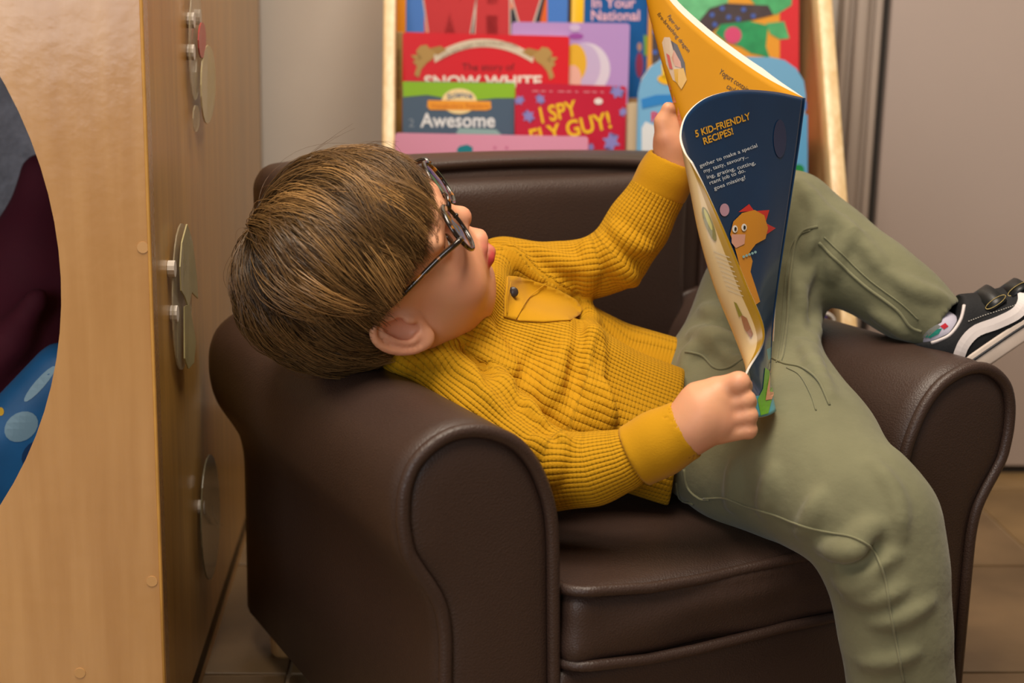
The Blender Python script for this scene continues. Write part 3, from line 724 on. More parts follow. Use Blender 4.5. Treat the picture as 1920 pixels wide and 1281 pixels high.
# --- front row
r_, cv_, sf = book('picture_book', 0, 741, 249, 1103, 256, '#df97b4', 'pale pink book lowest on the rack just above the chair back', .008)
dec('picture', [(857, 279), (862, 274), (876, 271), (886, 276), (887, 300), (857, 300)], '#0f7f8c', sf, cv_, .0004)
for x in (928, 950): dec('lettering', ngon(x, 277, 3, 2.5, 8), '#c76a92', sf, cv_)
r_, cv_, sf = book('picture_book', -1, 1330, 470, 1556, 500, '#3c2f66', 'deep purple book low on the rack, seen in the gap under the raised leg', .010)
dec('picture', [(1520, 480), (1548, 520), (1535, 560), (1518, 560)], '#7a3f5c', sf, cv_)
rg = W(1544, 604, 1.66); tube('ring_handle', [rg + .012 * math.cos(a) * rX + np.array([0, 0, .010 * math.sin(a)]) for a in np.linspace(0, 2 * math.pi, 25)[:-1]], .0022, mat('white plastic', '#c9c2ba', .4), r_, 6, True)
# ================================================================== the child
def pr(px, py, d, rpx): return (W(px, py, d), rpx * d / FPX)
person = empty('person', cw(.05, .14, .23), 'child in mustard waffle sweater and green trousers lounging in the armchair reading', 'person')
# ---- head frame
HD = 1.185; Hc = W(703, 504, HD)
_z = -ray(703, 504); _z /= np.linalg.norm(_z); _x = cR - _z * (cR @ _z); _x /= np.linalg.norm(_x); _y = np.cross(_z, _x)
def cv(a, b, c): return a * _x + b * _y + c * _z
hF = cv(.74, .60, .31); hF /= np.linalg.norm(hF)
hL = cv(-.22, .65, -.73); hL -= hF * (hL @ hF); hL /= np.linalg.norm(hL)
hC = np.cross(hF, hL); hC = hC if hC @ cv(-.64, .47, .61) > 0 else -hC
HM = np.array([hL, hF, hC])
def hl(x, y, z): return Hc + hL * x + hF * y + hC * z
def to_head(V): return (np.asarray(V) - Hc) @ HM.T

body = Sdf()
# torso and limbs under the clothes
body.chain([pr(870, 610, 1.265, 40), pr(1060, 700, 1.30, 60), pr(1270, 800, 1.31, 60)], .03)
body.chain([pr(880, 620, 1.28, 45), pr(845, 690, 1.235, 45), pr(1030, 880, 1.155, 35), pr(1200, 850, 1.135, 32), pr(1268, 824, 1.122, 38)], .02)
body.chain([pr(900, 590, 1.29, 45), pr(950, 520, 1.335, 42), pr(1150, 488, 1.34, 33), pr(1262, 310, 1.318, 28)], .02)
body.chain([pr(1290, 800, 1.31, 60), pr(1345, 865, 1.27, 60), pr(1630, 965, 1.15, 50), pr(1690, 1240, 1.15, 42), pr(1700, 1420, 1.17, 36)], .02)
body.chain([pr(1290, 800, 1.31, 60), pr(1345, 715, 1.355, 55), pr(1470, 430, 1.395, 45), pr(1590, 487, 1.37, 40), pr(1775, 625, 1.318, 32)], .02)
# neck and head
body.cone(hl(0, -.012, -.035), W(865, 612, 1.268), .040, .043, .02)
body.ell(hl(0, -.006, .024), (.0665, .0885, .0765), HM, .02)
body.ell(hl(0, .026, -.030), (.0525, .048, .058), HM, .022)
body.cone(hl(0, .040, -.074), hl(0, .046, -.074), .019, .0175, .016)
for s_ in (-1, 1):
    body.ell(hl(s_ * .033, .040, -.038), (.027, .027, .029), HM, .016)
    body.cone(hl(s_ * .052, .004, -.040), hl(s_ * .020, .036, -.078), .014, .014, .022)      # jaw
    body.ell(hl(s_ * .030, .070, .004), (.019, .012, .013), HM, .012, -1)                     # eye socket
    body.ell(hl(s_ * .029, .0565, .002), (.0150, .0135, .0130), HM, .004)                    # lids over the eye
    body.cone(hl(s_ * .012, .076, .017), hl(s_ * .044, .066, .017), .006, .005, .012)         # brow
body.cone(hl(0, .070, .010), hl(0, .0790, -.013), .0075, .0080, .008)                         # nose
body.ell(hl(0, .0800, -.0150), (.0092, .0092, .0086), HM, .004)
for s_ in (-1, 1): body.ell(hl(s_ * .0092, .0745, -.0180), (.0064, .0072, .0060), HM, .003)
body.ell(hl(0, .0595, -.046), (.021, .0155, .021), HM, .012)                                    # muzzle
upl = [hl(-.0165, .066, -.0505), hl(-.009, .0735, -.0470), hl(-.0025, .0762, -.0450), hl(0, .0757, -.0455), hl(.0025, .0762, -.0450), hl(.009, .0735, -.0470), hl(.0165, .066, -.0505)]
lol = [hl(-.0155, .0640, -.0550), hl(-.008, .0700, -.0610), hl(0, .0720, -.0630), hl(.008, .0700, -.0610), hl(.0155, .0640, -.0550)]
body.chain([(p, r) for p, r in zip(upl, (.003, .0050, .0060, .0056, .0060, .0050, .003))], .0035)
body.chain([(p, r) for p, r in zip(lol, (.003, .0050, .0058, .0050, .003))], .0035)
body.ell(hl(0, .078, -.0535), (.0115, .012, .0022), HM, .002, -1)                             # open mouth line
body.ell(hl(0, .066, -.0720), (.014, .006, .004), HM, .006, -1)                               # chin crease
# ears
def ear(side):
    ax = hC * .90 - hF * .42                       # long axis, top leans back
    out = hL * side; nn = out * .78 + hF * .38 + hC * .26; nn /= np.linalg.norm(nn); ax -= nn * (ax @ nn); ax /= np.linalg.norm(ax)
    fr_ = np.cross(ax, nn); fr_ = fr_ if fr_ @ hF > 0 else -fr_
    c = hl(side * .0690, -.001, -.009); E = np.array([fr_, nn, ax])
    def e(f, n_, a): return c + fr_ * f + nn * n_ + ax * a
    body.ell(c, (.0155, .0058, .0255), E, .006)
    body.cone(hl(side * .054, .002, -.010), e(.004, -.005, 0), .012, .011, .010)
    body.ell(e(.002, .0048, .001), (.0098, .0090, .0160), E, .002, -1)       # hollow
    rim = [(.010, .003, .012), (.0085, .004, .0205), (.001, .005, .0255), (-.009, .005, .0215), (-.0145, .0045, .010), (-.0145, .004, -.004), (-.0105, .003, -.016), (-.004, .0025, -.022)]
    rp = catmull([e(*q) for q in rim], 22)
    body.chain([(p, .0031) for p in rp], .0015)
    anti = catmull([e(*q) for q in ((-.004, .0035, .014), (-.0075, .004, .003), (-.006, .0035, -.009), (.001, .003, -.0135))], 10)
    body.chain([(p, .0022) for p in anti], .002)
    body.ell(e(-.0015, .0015, -.0215), (.0082, .0045, .0068), E, .004)       # lobe
    body.ell(e(.0105, .0035, -.003), (.0032, .0034, .0050), E, .003)         # tragus
for s_ in (-1, 1): ear(s_)
# near hand: a fist round the page corner
body.chain([pr(1262, 822, 1.124, 45), pr(1296, 798, 1.117, 45), pr(1330, 772, 1.113, 47)], .012)
body.chain([pr(1318, 755, 1.114, 42), pr(1345, 738, 1.110, 30)], .012)
body.chain([pr(1322, 790, 1.114, 42), pr(1352, 795, 1.112, 30)], .012)
def finger(pts, k0=.006, k=.0015):
    body.cone(*pts[0][:1], pts[1][0], pts[0][1], pts[1][1], k0); body.chain(pts[1:], k)
finger([pr(1340, 732, 1.112, 23), pr(1385, 718, 1.101, 22), pr(1394, 724, 1.130, 17), pr(1362, 738, 1.142, 14)], .003)
finger([pr(1345, 762, 1.110, 21), pr(1399, 750, 1.102, 18.5), pr(1403, 754, 1.128, 16), pr(1368, 764, 1.140, 14)], .0025)
finger([pr(1350, 790, 1.110, 19), pr(1404, 779, 1.103, 17.5), pr(1406, 783, 1.128, 15), pr(1372, 790, 1.138, 13)], .0025)
finger([pr(1350, 815, 1.112, 18), pr(1404, 806, 1.106, 16.5), pr(1404, 810, 1.128, 14), pr(1374, 814, 1.136, 12)], .0025)
finger([pr(1310, 760, 1.128, 24), pr(1345, 732, 1.146, 19), pr(1386, 722, 1.150, 15), pr(1400, 722, 1.150, 12)], .008)
# far hand: holds the outer edge of the far half
body.chain([pr(1264, 306, 1.315, 33), pr(1262, 270, 1.311, 33), pr(1260, 238, 1.308, 30)], .010)
body.cone(W(1246, 255, 1.300), W(1240, 228, 1.298), 14 * 1.27 / FPX, 11 * 1.298 / FPX, .008)
finger([pr(1243, 230, 1.300, 13), pr(1252, 203, 1.296, 11), pr(1290, 204, 1.306, 10), pr(1300, 208, 1.306, 8)], .006)
for q, (yy, ln) in enumerate(((216, 1318), (238, 1328), (258, 1326), (276, 1316))):
    finger([pr(1262, yy + 8, 1.320, 13), pr(1292, yy, 1.332, 12), pr(ln, yy + 4, 1.320, 10.5), pr(ln + 14, yy + 8, 1.312, 9)], .006)

def skin_mat():
    m = mat('child skin', '#e2a886', .46, .35, sss=.12); nt = m.node_tree; b = nt.nodes['Principled BSDF']
    at = nt.nodes.new('ShaderNodeAttribute'); at.attribute_name = 'tint'
    tc = nt.nodes.new('ShaderNodeTexCoord'); n_ = nt.nodes.new('ShaderNodeTexNoise'); n_.inputs['Scale'].default_value = 40; nt.links.new(tc.outputs['Object'], n_.inputs['Vector'])
    mx = nt.nodes.new('ShaderNodeMix'); mx.data_type = 'RGBA'; mx.blend_type = 'MULTIPLY'; mx.inputs['Factor'].default_value = .12
    nt.links.new(at.outputs['Color'], mx.inputs['A']); nt.links.new(n_.outputs['Color'], mx.inputs['B']); nt.links.new(mx.outputs['Result'], b.inputs['Base Color'])
    n2 = nt.nodes.new('ShaderNodeTexNoise'); n2.inputs['Scale'].default_value = 500; nt.links.new(tc.outputs['Object'], n2.inputs['Vector'])
    bp = nt.nodes.new('ShaderNodeBump'); bp.inputs['Strength'].default_value = .08; bp.inputs['Distance'].default_value = .0006; nt.links.new(n2.outputs['Fac'], bp.inputs['Height']); nt.links.new(bp.outputs['Normal'], b.inputs['Normal'])
    return m
M_skin = skin_mat()
V, Q = body.mesh(.0019, B=16); V = smooth_verts(V, Q, 1, .5)
bo = npmesh('body', V, Q, M_skin, person)
hv = to_head(V); tint = np.tile(np.array(srgb('#dda07b')), (len(V), 1))
def blend(mask, col):
    global tint
    tint = tint * (1 - mask[:, None]) + np.array(srgb(col)) * mask[:, None]
def segd(P, pts):
    d = np.full(len(P), 9.)
    for a, b in zip(pts[:-1], pts[1:]):
        ab = b - a; t = np.clip(((P - a) @ ab) / (ab @ ab), 0, 1); d = np.minimum(d, np.linalg.norm(P - a - t[:, None] * ab, axis=1))
    return d
near = np.linalg.norm(hv, axis=1) < .14
for s_ in (-1, 1): blend(near * .30 * np.exp(-((np.linalg.norm(hv - np.array([s_ * .036, .058, -.030]), axis=1) / .022) ** 2)), '#cf8062')
blend(near * .35 * np.exp(-((np.linalg.norm(hv - np.array([0, .086, -.018]), axis=1) / .011) ** 2)), '#d98872')
blend(near * .35 * np.exp(-((np.linalg.norm(hv - np.array([-.071, -.001, -.009]), axis=1) / .022) ** 2)), '#d98a74')
lu, ll = segd(V, upl), segd(V, lol)
blend(np.clip((.0072 - lu) / .0016, 0, 1) * .75 * near, '#cc6660'); blend(np.clip((.0072 - ll) / .0014, 0, 1) * .95 * near, '#bd3a44')
blend(np.clip(1.5 - segd(V, [hl(-.010, .066, -.0535), hl(.010, .066, -.0535)]) / .0035, 0, 1) * near, '#6e1f24')
at = bo.data.attributes.new('tint', 'FLOAT_COLOR', 'POINT'); at.data.foreach_set('color', tint.astype(np.float32).ravel())
skb = bvh_of(V, Q)
# eyes looking up at the page
M_eye = mat('eye white', '#e6e0da', .15); M_iris = mat('brown iris', '#4a2f1c', .15); M_lash = mat('eyelash and brow hair', '#9a6c48', .6)
for s_ in (-1, 1):
    sd = Sdf(); sd.ell(hl(s_ * .029, .0590, .0015), (.0120, .0118, .0085), HM); e_, _, _ = sdf_obj('eye', sd, .0012, M_eye, person, 1)
    V1, F1 = tube_geo([hl(s_ * .029, .0700, .0005), hl(s_ * .029, .0712, .0005)], [.0052, .0046], 16); mesh('iris', V1, F1, M_iris, e_, True)
    lash = catmull([hl(s_ * .017, .0675, .006), hl(s_ * .024, .0725, .0095), hl(s_ * .032, .0720, .0095), hl(s_ * .041, .0660, .006)], 14)
    tube('eyelashes', lash, .0004, M_lash, e_, 6)
    br = catmull([hl(s_ * .012, .0815, .019), hl(s_ * .024, .0795, .0235), hl(s_ * .036, .0735, .0225), hl(s_ * .045, .0670, .019)], 14)
    ebV, ebF = [], []
    for i in range(46):
        p = br[rng.integers(0, 13)] + hC * rng.normal(0, .0014) + hL * rng.normal(0, .0012) ; q_ = skb.find_nearest(Vector(p)); p = np.array(q_[0]) + np.array(q_[1]) * .0004; v, f_ = tube_geo([p, p + hL * s_ * .0022 + hC * .0009 - hF * .0004, p + hL * s_ * .0042 - hF * .0014], [.0002, .0002, .0001], 3)
        ebF += [tuple(k + len(ebV) for k in q) for q in f_]; ebV += v
    mesh('eyebrow', ebV, ebF, M_lash, person, True)['kind'] = 'stuff'

# ================================================================== clothes
def knit_mat():
    m = mat('mustard waffle knit', '#bb8808', .85, .25, sheen=.25); nt = m.node_tree; b = nt.nodes['Principled BSDF']
    b.inputs['Sheen Tint'].default_value = srgb('#f0c840')
    at = nt.nodes.new('ShaderNodeAttribute'); at.attribute_name = 'knit'
    sx = nt.nodes.new('ShaderNodeSeparateXYZ'); nt.links.new(at.outputs['Vector'], sx.inputs[0])
    def M(op, a, b_=None, c=None):
        n_ = nt.nodes.new('ShaderNodeMath'); n_.operation = op
        for i, x in enumerate((a, b_, c)):
            if x is None: continue
            if isinstance(x, (int, float)): n_.inputs[i].default_value = x
            else: nt.links.new(x, n_.inputs[i])
        return n_.outputs[0]
    ru = M('MULTIPLY', sx.outputs[0], math.pi / .0040); rv = M('MULTIPLY', sx.outputs[1], math.pi / .0033)
    su = M('ABSOLUTE', M('SINE', ru)); sv = M('ABSOLUTE', M('SINE', rv))
    rib = M('POWER', su, .55); cross = M('POWER', sv, .6)
    hgt = M('ADD', M('MULTIPLY', rib, .86), M('MULTIPLY', M('MULTIPLY', cross, M('SUBTRACT', 1.25, su)), .34))
    hgt = M('MULTIPLY', hgt, sx.outputs[2])
    tc = nt.nodes.new('ShaderNodeTexCoord'); n_ = nt.nodes.new('ShaderNodeTexNoise'); n_.inputs['Scale'].default_value = 900; nt.links.new(tc.outputs['Object'], n_.inputs['Vector'])
    hh = M('ADD', hgt, M('MULTIPLY', n_.outputs['Fac'], .18))
    bp = nt.nodes.new('ShaderNodeBump'); bp.inputs['Strength'].default_value = 1.0; bp.inputs['Distance'].default_value = .0022
    nt.links.new(hh, bp.inputs['Height']); nt.links.new(bp.outputs['Normal'], b.inputs['Normal'])
    return m
M_knit = knit_mat()
M_jersey = mat('mustard jersey', '#b98708', .85, .2, bump=('noise', 700, .25, .0008), sheen=.08)
def twill(name, col):
    m = mat(name, col, .85, .2, bump=('noise', 60, .32, .004), var=.10, var_scale=22, sheen=.15); return m
M_pant = twill('sage green twill', '#737257'); M_seam = twill('sage green seam', '#77765a')

sw = Sdf()
sw.chain([pr(945, 520, 1.332, 62), pr(1090, 650, 1.345, 66), pr(1290, 716, 1.36, 74)], .02)
sw.chain([pr(900, 612, 1.272, 74), pr(1060, 700, 1.265, 84), pr(1285, 786, 1.28, 88)], .035)
sw.chain([pr(850, 692, 1.228, 66), pr(1050, 800, 1.228, 80), pr(1275, 868, 1.25, 84)], .035)
# hem cut
hA, hB = W(1288, 640, 1.338), W(1253, 955, 1.26); tax = W(1285, 800, 1.28) - W(1100, 722, 1.265); e1 = (hA - hB) / np.linalg.norm(hA - hB)
hn = np.cross(hA - hB, W(1277, 790, 1.21) - hB); hn /= np.linalg.norm(hn); hn = hn if hn @ tax > 0 else -hn
hemcut = lambda p: (p - hA) @ hn
sw.cut(hemcut, .003)
NS = [(800, 700, 1.218, 64), (900, 782, 1.180, 66), (985, 850, 1.158, 66), (1038, 884, 1.148, 67), (1110, 880, 1.140, 62), (1165, 864, 1.134, 59)]
FS = [(950, 508, 1.335, 62), (1060, 506, 1.338, 47), (1120, 500, 1.340, 50), (1158, 482, 1.338, 54), (1195, 425, 1.332, 55), (1230, 366, 1.326, 54)]
seg = {k_: Sdf() for k_ in 'TNF'}; seg['T'].ops = list(sw.ops); seg['N'].chain([pr(*q) for q in NS], .014); seg['F'].chain([pr(*q) for q in FS], .014)
sw.chain([pr(*q) for q in NS], .014); sw.chain([pr(*q) for q in FS], .014)
# collar
COLL = [(930, 486, 1.312, 34), (912, 545, 1.262, 33), (880, 598, 1.222, 32), (820, 640, 1.196, 30), (760, 668, 1.186, 26), (735, 676, 1.200, 20)]
sw.chain([pr(*q) for q in COLL], .016)
torso_base = list(sw.ops)
def fold(pts, rpx, sink=.18, k=.010, sign=1, target=sw):
    """ridge (or groove) laid along a pixel stroke on the surface as built so far"""
    q = catmull(pts, max(4, len(pts) * 2)); out = []; nq = len(q); Pm, ok = target.march(q)
    for i in range(nq):
        if not ok[i]: continue
        p = Pm[i]; t = i / (nq - 1); r = rpx * (1.55 if target is sw else 1.25) / FPX * (.45 + .55 * math.sin(math.pi * (.08 + .84 * t)))
        v = p - cC; v /= np.linalg.norm(v)
        out.append((p + v * r * sink if sign > 0 else p - v * r * .25, r))
    if len(out) > 1: target.chain(out, k, sign)
# sweater folds, read off the photograph
fold([(870, 640), (915, 690), (960, 740), (1010, 790)], 15)
fold([(905, 610), (935, 665), (980, 720)], 12)
fold([(1100, 575), (1112, 640), (1108, 720), (1120, 800)], 14)
fold([(1075, 640), (1045, 700), (1020, 760)], 12)
fold([(1118, 700), (1135, 760), (1140, 800)], 10)
fold([(960, 470), (1000, 520), (1060, 545)], 13)
fold([(985, 462), (1040, 490), (1095, 505)], 10)
fold([(1100, 455), (1108, 500), (1098, 550)], 10)
fold([(1128, 450), (1160, 500), (1190, 530)], 11)
fold([(1060, 830), (1040, 860), (1035, 900)], 10)
fold([(1000, 850), (1020, 830), (1050, 822)], 9)
fold([(800, 668), (850, 680), (900, 715), (950, 765)], 12)
fold([(1150, 425), (1180, 455), (1215, 470)], 8)
fold([(880, 655), (930, 718), (985, 772), (1045, 828)], 8, sign=-1, k=.008)
fold([(1126, 640), (1124, 720), (1130, 800)], 7, sign=-1, k=.008)
fold([(1088, 600), (1080, 680), (1070, 760)], 7, sign=-1, k=.008)
fold([(1010, 640), (985, 700), (980, 740)], 6, sign=-1, k=.008)
def spaced(fn, amp):
    def g(p): return fn(p) + amp * (np.sin(p[:, 0] * 55 + p[:, 2] * 70) * np.sin(p[:, 1] * 60 - p[:, 2] * 45 + 1.3))
    g.bb = fn.bb if hasattr(fn, 'bb') else None; return g
V, Q = sw.mesh(.0024, B=14); V = smooth_verts(V, Q, 2)
V = V + 0
swo = npmesh('sweater', V, Q, M_knit, person); swb = bvh_of(V, Q)
def bone_coord(P, chain3):
    """distance, (around, along) about a polyline"""
    best = np.full(len(P), 9.); ar = np.zeros(len(P)); al = np.zeros(len(P)); s0 = 0
    x = None
    for i in range(len(chain3) - 1):
        a, b = chain3[i], chain3[i + 1]; ab = b - a; L = np.linalg.norm(ab); t = ab / L
        if x is None: x = -ray(900, 700)
        x = x - t * (x @ t); x /= np.linalg.norm(x); y = np.cross(t, x)
        s = np.clip((P - a) @ t, 0, L); q = P - a - s[:, None] * t; d = np.linalg.norm(q, axis=1)
        ang = np.arctan2(q @ y, q @ x); w_ = d < best
        best[w_] = d[w_]; ar[w_] = ang[w_]; al[w_] = (s0 + s)[w_]; s0 += L
    return best, ar, al
chT = [W(860, 612, 1.27), W(1060, 705, 1.29), W(1285, 792, 1.30)]
chN = [W(*q[:3]) for q in NS]; chF = [W(*q[:3]) for q in FS]
dT, aT, lT = bone_coord(V, chT); dN, aN, lN = bone_coord(V, chN + [W(1290, 806, 1.12)]); dF_, aF, lF = bone_coord(V, chF + [W(1264, 300, 1.316)])
kn = np.zeros((len(V), 3)); kn[:, 0] = aT * .068; kn[:, 1] = lT; kn[:, 2] = 1
useN = seg['N'].eval(V) < seg['T'].eval(V) - .0005; useF = (seg['F'].eval(V) < seg['T'].eval(V) - .0005) & ~useN
kn[useN, 0] = aN[useN] * .030; kn[useN, 1] = lN[useN]; kn[useF, 0] = aF[useF] * .027; kn[useF, 1] = lF[useF]
reg = useN * 1 + useF * 2; mixq = (reg[Q] != reg[Q][:, :1]).any(1); kn[np.unique(Q[mixq]), 2] = 0.0
jump = (np.abs(kn[Q][:, :, 0] - kn[Q][:, :1, 0]).max(1) > .02); kn[np.unique(Q[jump]), 2] = 0.0
at = swo.data.attributes.new('knit', 'FLOAT_VECTOR', 'POINT'); at.data.foreach_set('vector', kn.astype(np.float32).ravel())
# plain cuffs
def cuff(pts, hole, nm='cuff'):
    sd = Sdf(); sd.chain([pr(*q) for q in pts], .006)
    a, b = W(*pts[-2][:3]), W(*pts[-1][:3]); ax = (b - a) / np.linalg.norm(b - a); sd.cut(lambda p: (p - b) @ ax, .0025)
    a0 = W(*pts[0][:3]); sd.cut(lambda p: (a0 - p) @ ax, .003)
    sd.cone(b - ax * .022, b + ax * .03, hole, hole, .002, -1)
    return sdf_obj(nm, sd, .0017, M_jersey, swo, 2)
cuff([(1188, 857, 1.131, 62), (1235, 832, 1.126, 61), (1290, 803, 1.120, 58)], .0215)
cuff([(1233, 362, 1.326, 55), (1248, 330, 1.321, 51), (1262, 297, 1.316, 46)], .0190)
pk = lambda x, y: cast(swb, x, y)
# chest pocket with its button
pkt = [(952, 518), (975, 520), (1010, 530), (1050, 545), (1080, 562), (1092, 580), (1088, 590), (1070, 600), (1020, 604), (975, 602), (945, 594), (946, 560)]
Vp, Fp = poly_fill(pkt, 8); Dp = np.array([np.linalg.norm(pk(*v)[0] - cC) if pk(*v)[0] is not None else np.nan for v in Vp]); Dp = np.where(np.isnan(Dp), np.nanmedian(Dp), Dp); Ds = Dp.copy()
nbr = [set() for _ in Vp]
for f_ in Fp:
    for a_ in f_: nbr[a_] |= set(f_) - {a_}
for _ in range(14):
    Ds = np.minimum(np.array([.4 * Ds[i] + .6 * np.mean(Ds[list(nbr[i])]) for i in range(len(Ds))]), Dp)
Ds -= .0016
P = [cC + ray(*v) / np.linalg.norm(ray(*v)) * d_ for v, d_ in zip(Vp, Ds)]
po = mesh('pocket', P, Fp, M_jersey, swo, True); so = po.modifiers.new('thick', 'SOLIDIFY'); so.thickness = .0012; so.offset = 0
def on_pocket(x, y):
    i = np.argsort(np.hypot(Vp[:, 0] - x, Vp[:, 1] - y))[:4]; r_ = ray(x, y) / np.linalg.norm(ray(x, y)); return cC + r_ * (Ds[i].min() - .0009)
for st_ in ([(958, 528), (952, 560), (951, 588)], [(1020, 535), (990, 560), (968, 598)]):
    tube('pocket_stitch', [on_pocket(*q) for q in catmull(st_, 10)], .0005, M_jersey, po, 5)
M_btn = mat('dark button', '#3a3230', .3)
p = on_pocket(962, 548); n_ = -ray(962, 548) + hC * .1; n_ /= np.linalg.norm(n_); bt, Fb = tube_geo([p - n_ * .002, p + n_ * .0020, p + n_ * .0028], [.0046, .0046, .0034], 16); bto = mesh('button', bt, Fb, M_btn, swo, True)

# ---- trousers
pa = Sdf()
pa.chain([pr(1240, 790, 1.29, 72), pr(1300, 800, 1.30, 92)], .03)
pa.chain([pr(1300, 835, 1.272, 96), pr(1400, 865, 1.245, 112), pr(1512, 888, 1.195, 124), pr(1600, 945, 1.155, 110), pr(1648, 990, 1.142, 98), pr(1668, 1090, 1.142, 92), pr(1680, 1200, 1.148, 86), pr(1692, 1310, 1.158, 80), pr(1700, 1430, 1.17, 72)], .030)
pa.chain([pr(1310, 735, 1.345, 88), pr(1380, 680, 1.365, 105), pr(1430, 560, 1.385, 104), pr(1462, 450, 1.395, 88), pr(1478, 415, 1.398, 84)], .030)
pa.chain([pr(1480, 415, 1.398, 84), pr(1560, 470, 1.378, 76), pr(1640, 522, 1.355, 68), pr(1700, 566, 1.338, 62), pr(1800, 636, 1.318, 54)], .022)
pa.cone(W(1390, 715, 1.335), W(1495, 815, 1.235), 105 * 1.335 / FPX, 98 * 1.235 / FPX, .03); pa.cone(W(1455, 690, 1.335), W(1540, 830, 1.21), 88 * 1.335 / FPX, 96 * 1.21 / FPX, .03)
# ankle hem of the far leg
aK = W(1777, 613, 1.3205); ad_ = W(1765, 612, 1.322) - W(1640, 522, 1.355); ad_ /= np.linalg.norm(ad_); ad_ = ad_ + cU * .18 ; ad_ /= np.linalg.norm(ad_)
pa.cut(lambda p: np.where(np.linalg.norm(p - aK, axis=1) < .09, (p - aK) @ ad_, -.05), .002)
pa.cone(aK - ad_ * .012, aK + ad_ * .03, .0215, .0215, .002, -1)
def pf(pts, r, **kw): fold(pts, r, target=pa, **kw)
pf([(1285, 690), (1300, 660), (1345, 650), (1400, 690)], 14)
pf([(1300, 625), (1340, 630), (1390, 650)], 14)
pf([(1318, 580), (1350, 590), (1400, 600)], 12)
pf([(1500, 345), (1535, 400), (1530, 450), (1510, 480)], 16)
pf([(1520, 490), (1500, 540), (1480, 590)], 11)
pf([(1535, 600), (1520, 650), (1535, 700)], 11)
pf([(1500, 640), (1530, 690), (1555, 740)], 9)
pf([(1560, 400), (1620, 460), (1660, 510)], 10)
pf([(1680, 520), (1720, 545), (1770, 560)], 11)
pf([(1640, 590), (1680, 610), (1700, 630)], 9)
pf([(1600, 430), (1570, 480), (1560, 520)], 10)
pf([(1570, 1035), (1610, 1010), (1640, 985)], 14)
pf([(1575, 1072), (1620, 1070), (1680, 1040)], 7)
pf([(1590, 1118), (1640, 1125), (1690, 1105)], 5)
pf([(1640, 1170), (1690, 1160), (1745, 1130)], 5)
pf([(1620, 1245), (1670, 1240), (1715, 1225)], 5)
pf([(1500, 1000), (1520, 970), (1535, 930)], 9)
pf([(1430, 960), (1440, 920), (1450, 880)], 8)
pf([(1370, 950), (1375, 910), (1378, 870)], 8)
pf([(1640, 870), (1680, 930), (1690, 1000)], 8)
pf([(1572, 1056), (1600, 1060), (1632, 1046), (1650, 1020)], 9, sign=-1, k=.006)
pf([(1540, 1030), (1580, 1036), (1615, 1030)], 10)
pf([(1545, 420), (1538, 470), (1515, 500)], 7, sign=-1, k=.006)
pf([(1350, 640), (1390, 655), (1420, 650)], 8, sign=-1, k=.006)
pf([(1480, 500), (1500, 560), (1498, 620)], 9)
pf([(1570, 1090), (1600, 1100), (1640, 1090)], 6)
V, Q = pa.mesh(.0030, B=14); V = smooth_verts(V, Q, 2)
pno = npmesh('trousers', V, Q, M_pant, person); pab = bvh_of(V, Q)
def seam(pts, r=.0011, off=.0005, nm='seam', m=None):
    q = catmull(pts, len(pts) * 6); out = []
    for x, y in q:
        p, n_ = cast(pab, x, y)
        if p is None: continue
        if out and np.linalg.norm(p - out[-1]) > .012:
            if len(out) > 2: tube(nm, out, r, m or M_seam, pno, 6)
            out = []
        out.append(p + n_ * off)
    if len(out) > 2: tube(nm, out, r, m or M_seam, pno, 6)
seam([(1285, 660), (1300, 662), (1318, 668), (1340, 690), (1365, 690), (1400, 668)])
seam([(1533, 425), (1505, 435), (1490, 460), (1482, 520), (1476, 600), (1468, 660), (1462, 680)], .0015)
seam([(1520, 432), (1494, 445), (1478, 480), (1470, 560), (1462, 640), (1456, 680)], .0007)
seam([(1440, 668), (1470, 682), (1505, 690), (1535, 715), (1555, 760)])
seam([(1475, 690), (1500, 705), (1520, 740), (1530, 770)], .0007)
seam([(1535, 455), (1570, 490), (1620, 535), (1680, 580), (1705, 612), (1728, 622)], .0015)
seam([(1545, 445), (1580, 478), (1630, 525), (1690, 570), (1722, 600)], .0007)
seam([(1320, 935), (1360, 935), (1400, 950), (1450, 965), (1500, 985), (1560, 1000), (1605, 1010), (1640, 1035), (1660, 1090), (1670, 1150), (1685, 1230), (1695, 1281)], .0010)
seam([(1283, 880), (1290, 915), (1312, 935), (1330, 937)], .0012)
seam([(1268, 905), (1276, 935), (1300, 945)], .0012)
cp, cn_ = cast(pab, 1740, 600)
# turned ankle hem
xx = np.cross(ad_, [0, 0, 1.]); xx /= np.linalg.norm(xx); yy = np.cross(ad_, xx)
tube('ankle_hem', [aK - ad_ * .010 + (.0268) * (math.cos(a) * xx + math.sin(a) * yy) for a in np.linspace(0, 2 * math.pi, 33)[:-1]], .0018, M_seam, pno, 6, True)
# ================================================================== hair
def hair_mat():
    m = mat('brown hair', '#5a3d22', .32, .55); nt = m.node_tree; b = nt.nodes['Principled BSDF']
    at = nt.nodes.new('ShaderNodeAttribute'); at.attribute_name = 'hcol'; nt.links.new(at.outputs['Color'], b.inputs['Base Color'])
    return m
M_hair = hair_mat()
EC = np.array([0, -.007, .025]); ER = np.array([.0685, .0885, .0785])
_lf = np.array([-.10, -.06, -.034, -.026, -.018, .012, .025, .055, .072, .095]); _lc = np.array([-.045, -.052, -.046, -.018, .017, .026, .026, .038, .046, .054])
def hairline(p):
    """height of a head-space point above the hairline; the far side is the same"""
    return p[..., 2] - np.interp(p[..., 1], _lf, _lc)
w0 = np.array([.030, -.042, .066]) ; w0 = (w0 / ER); w0 /= np.linalg.norm(w0)
def ell_pt(q, off): return EC + q * (ER + off)
NC, PER, K = 520, 36, 13
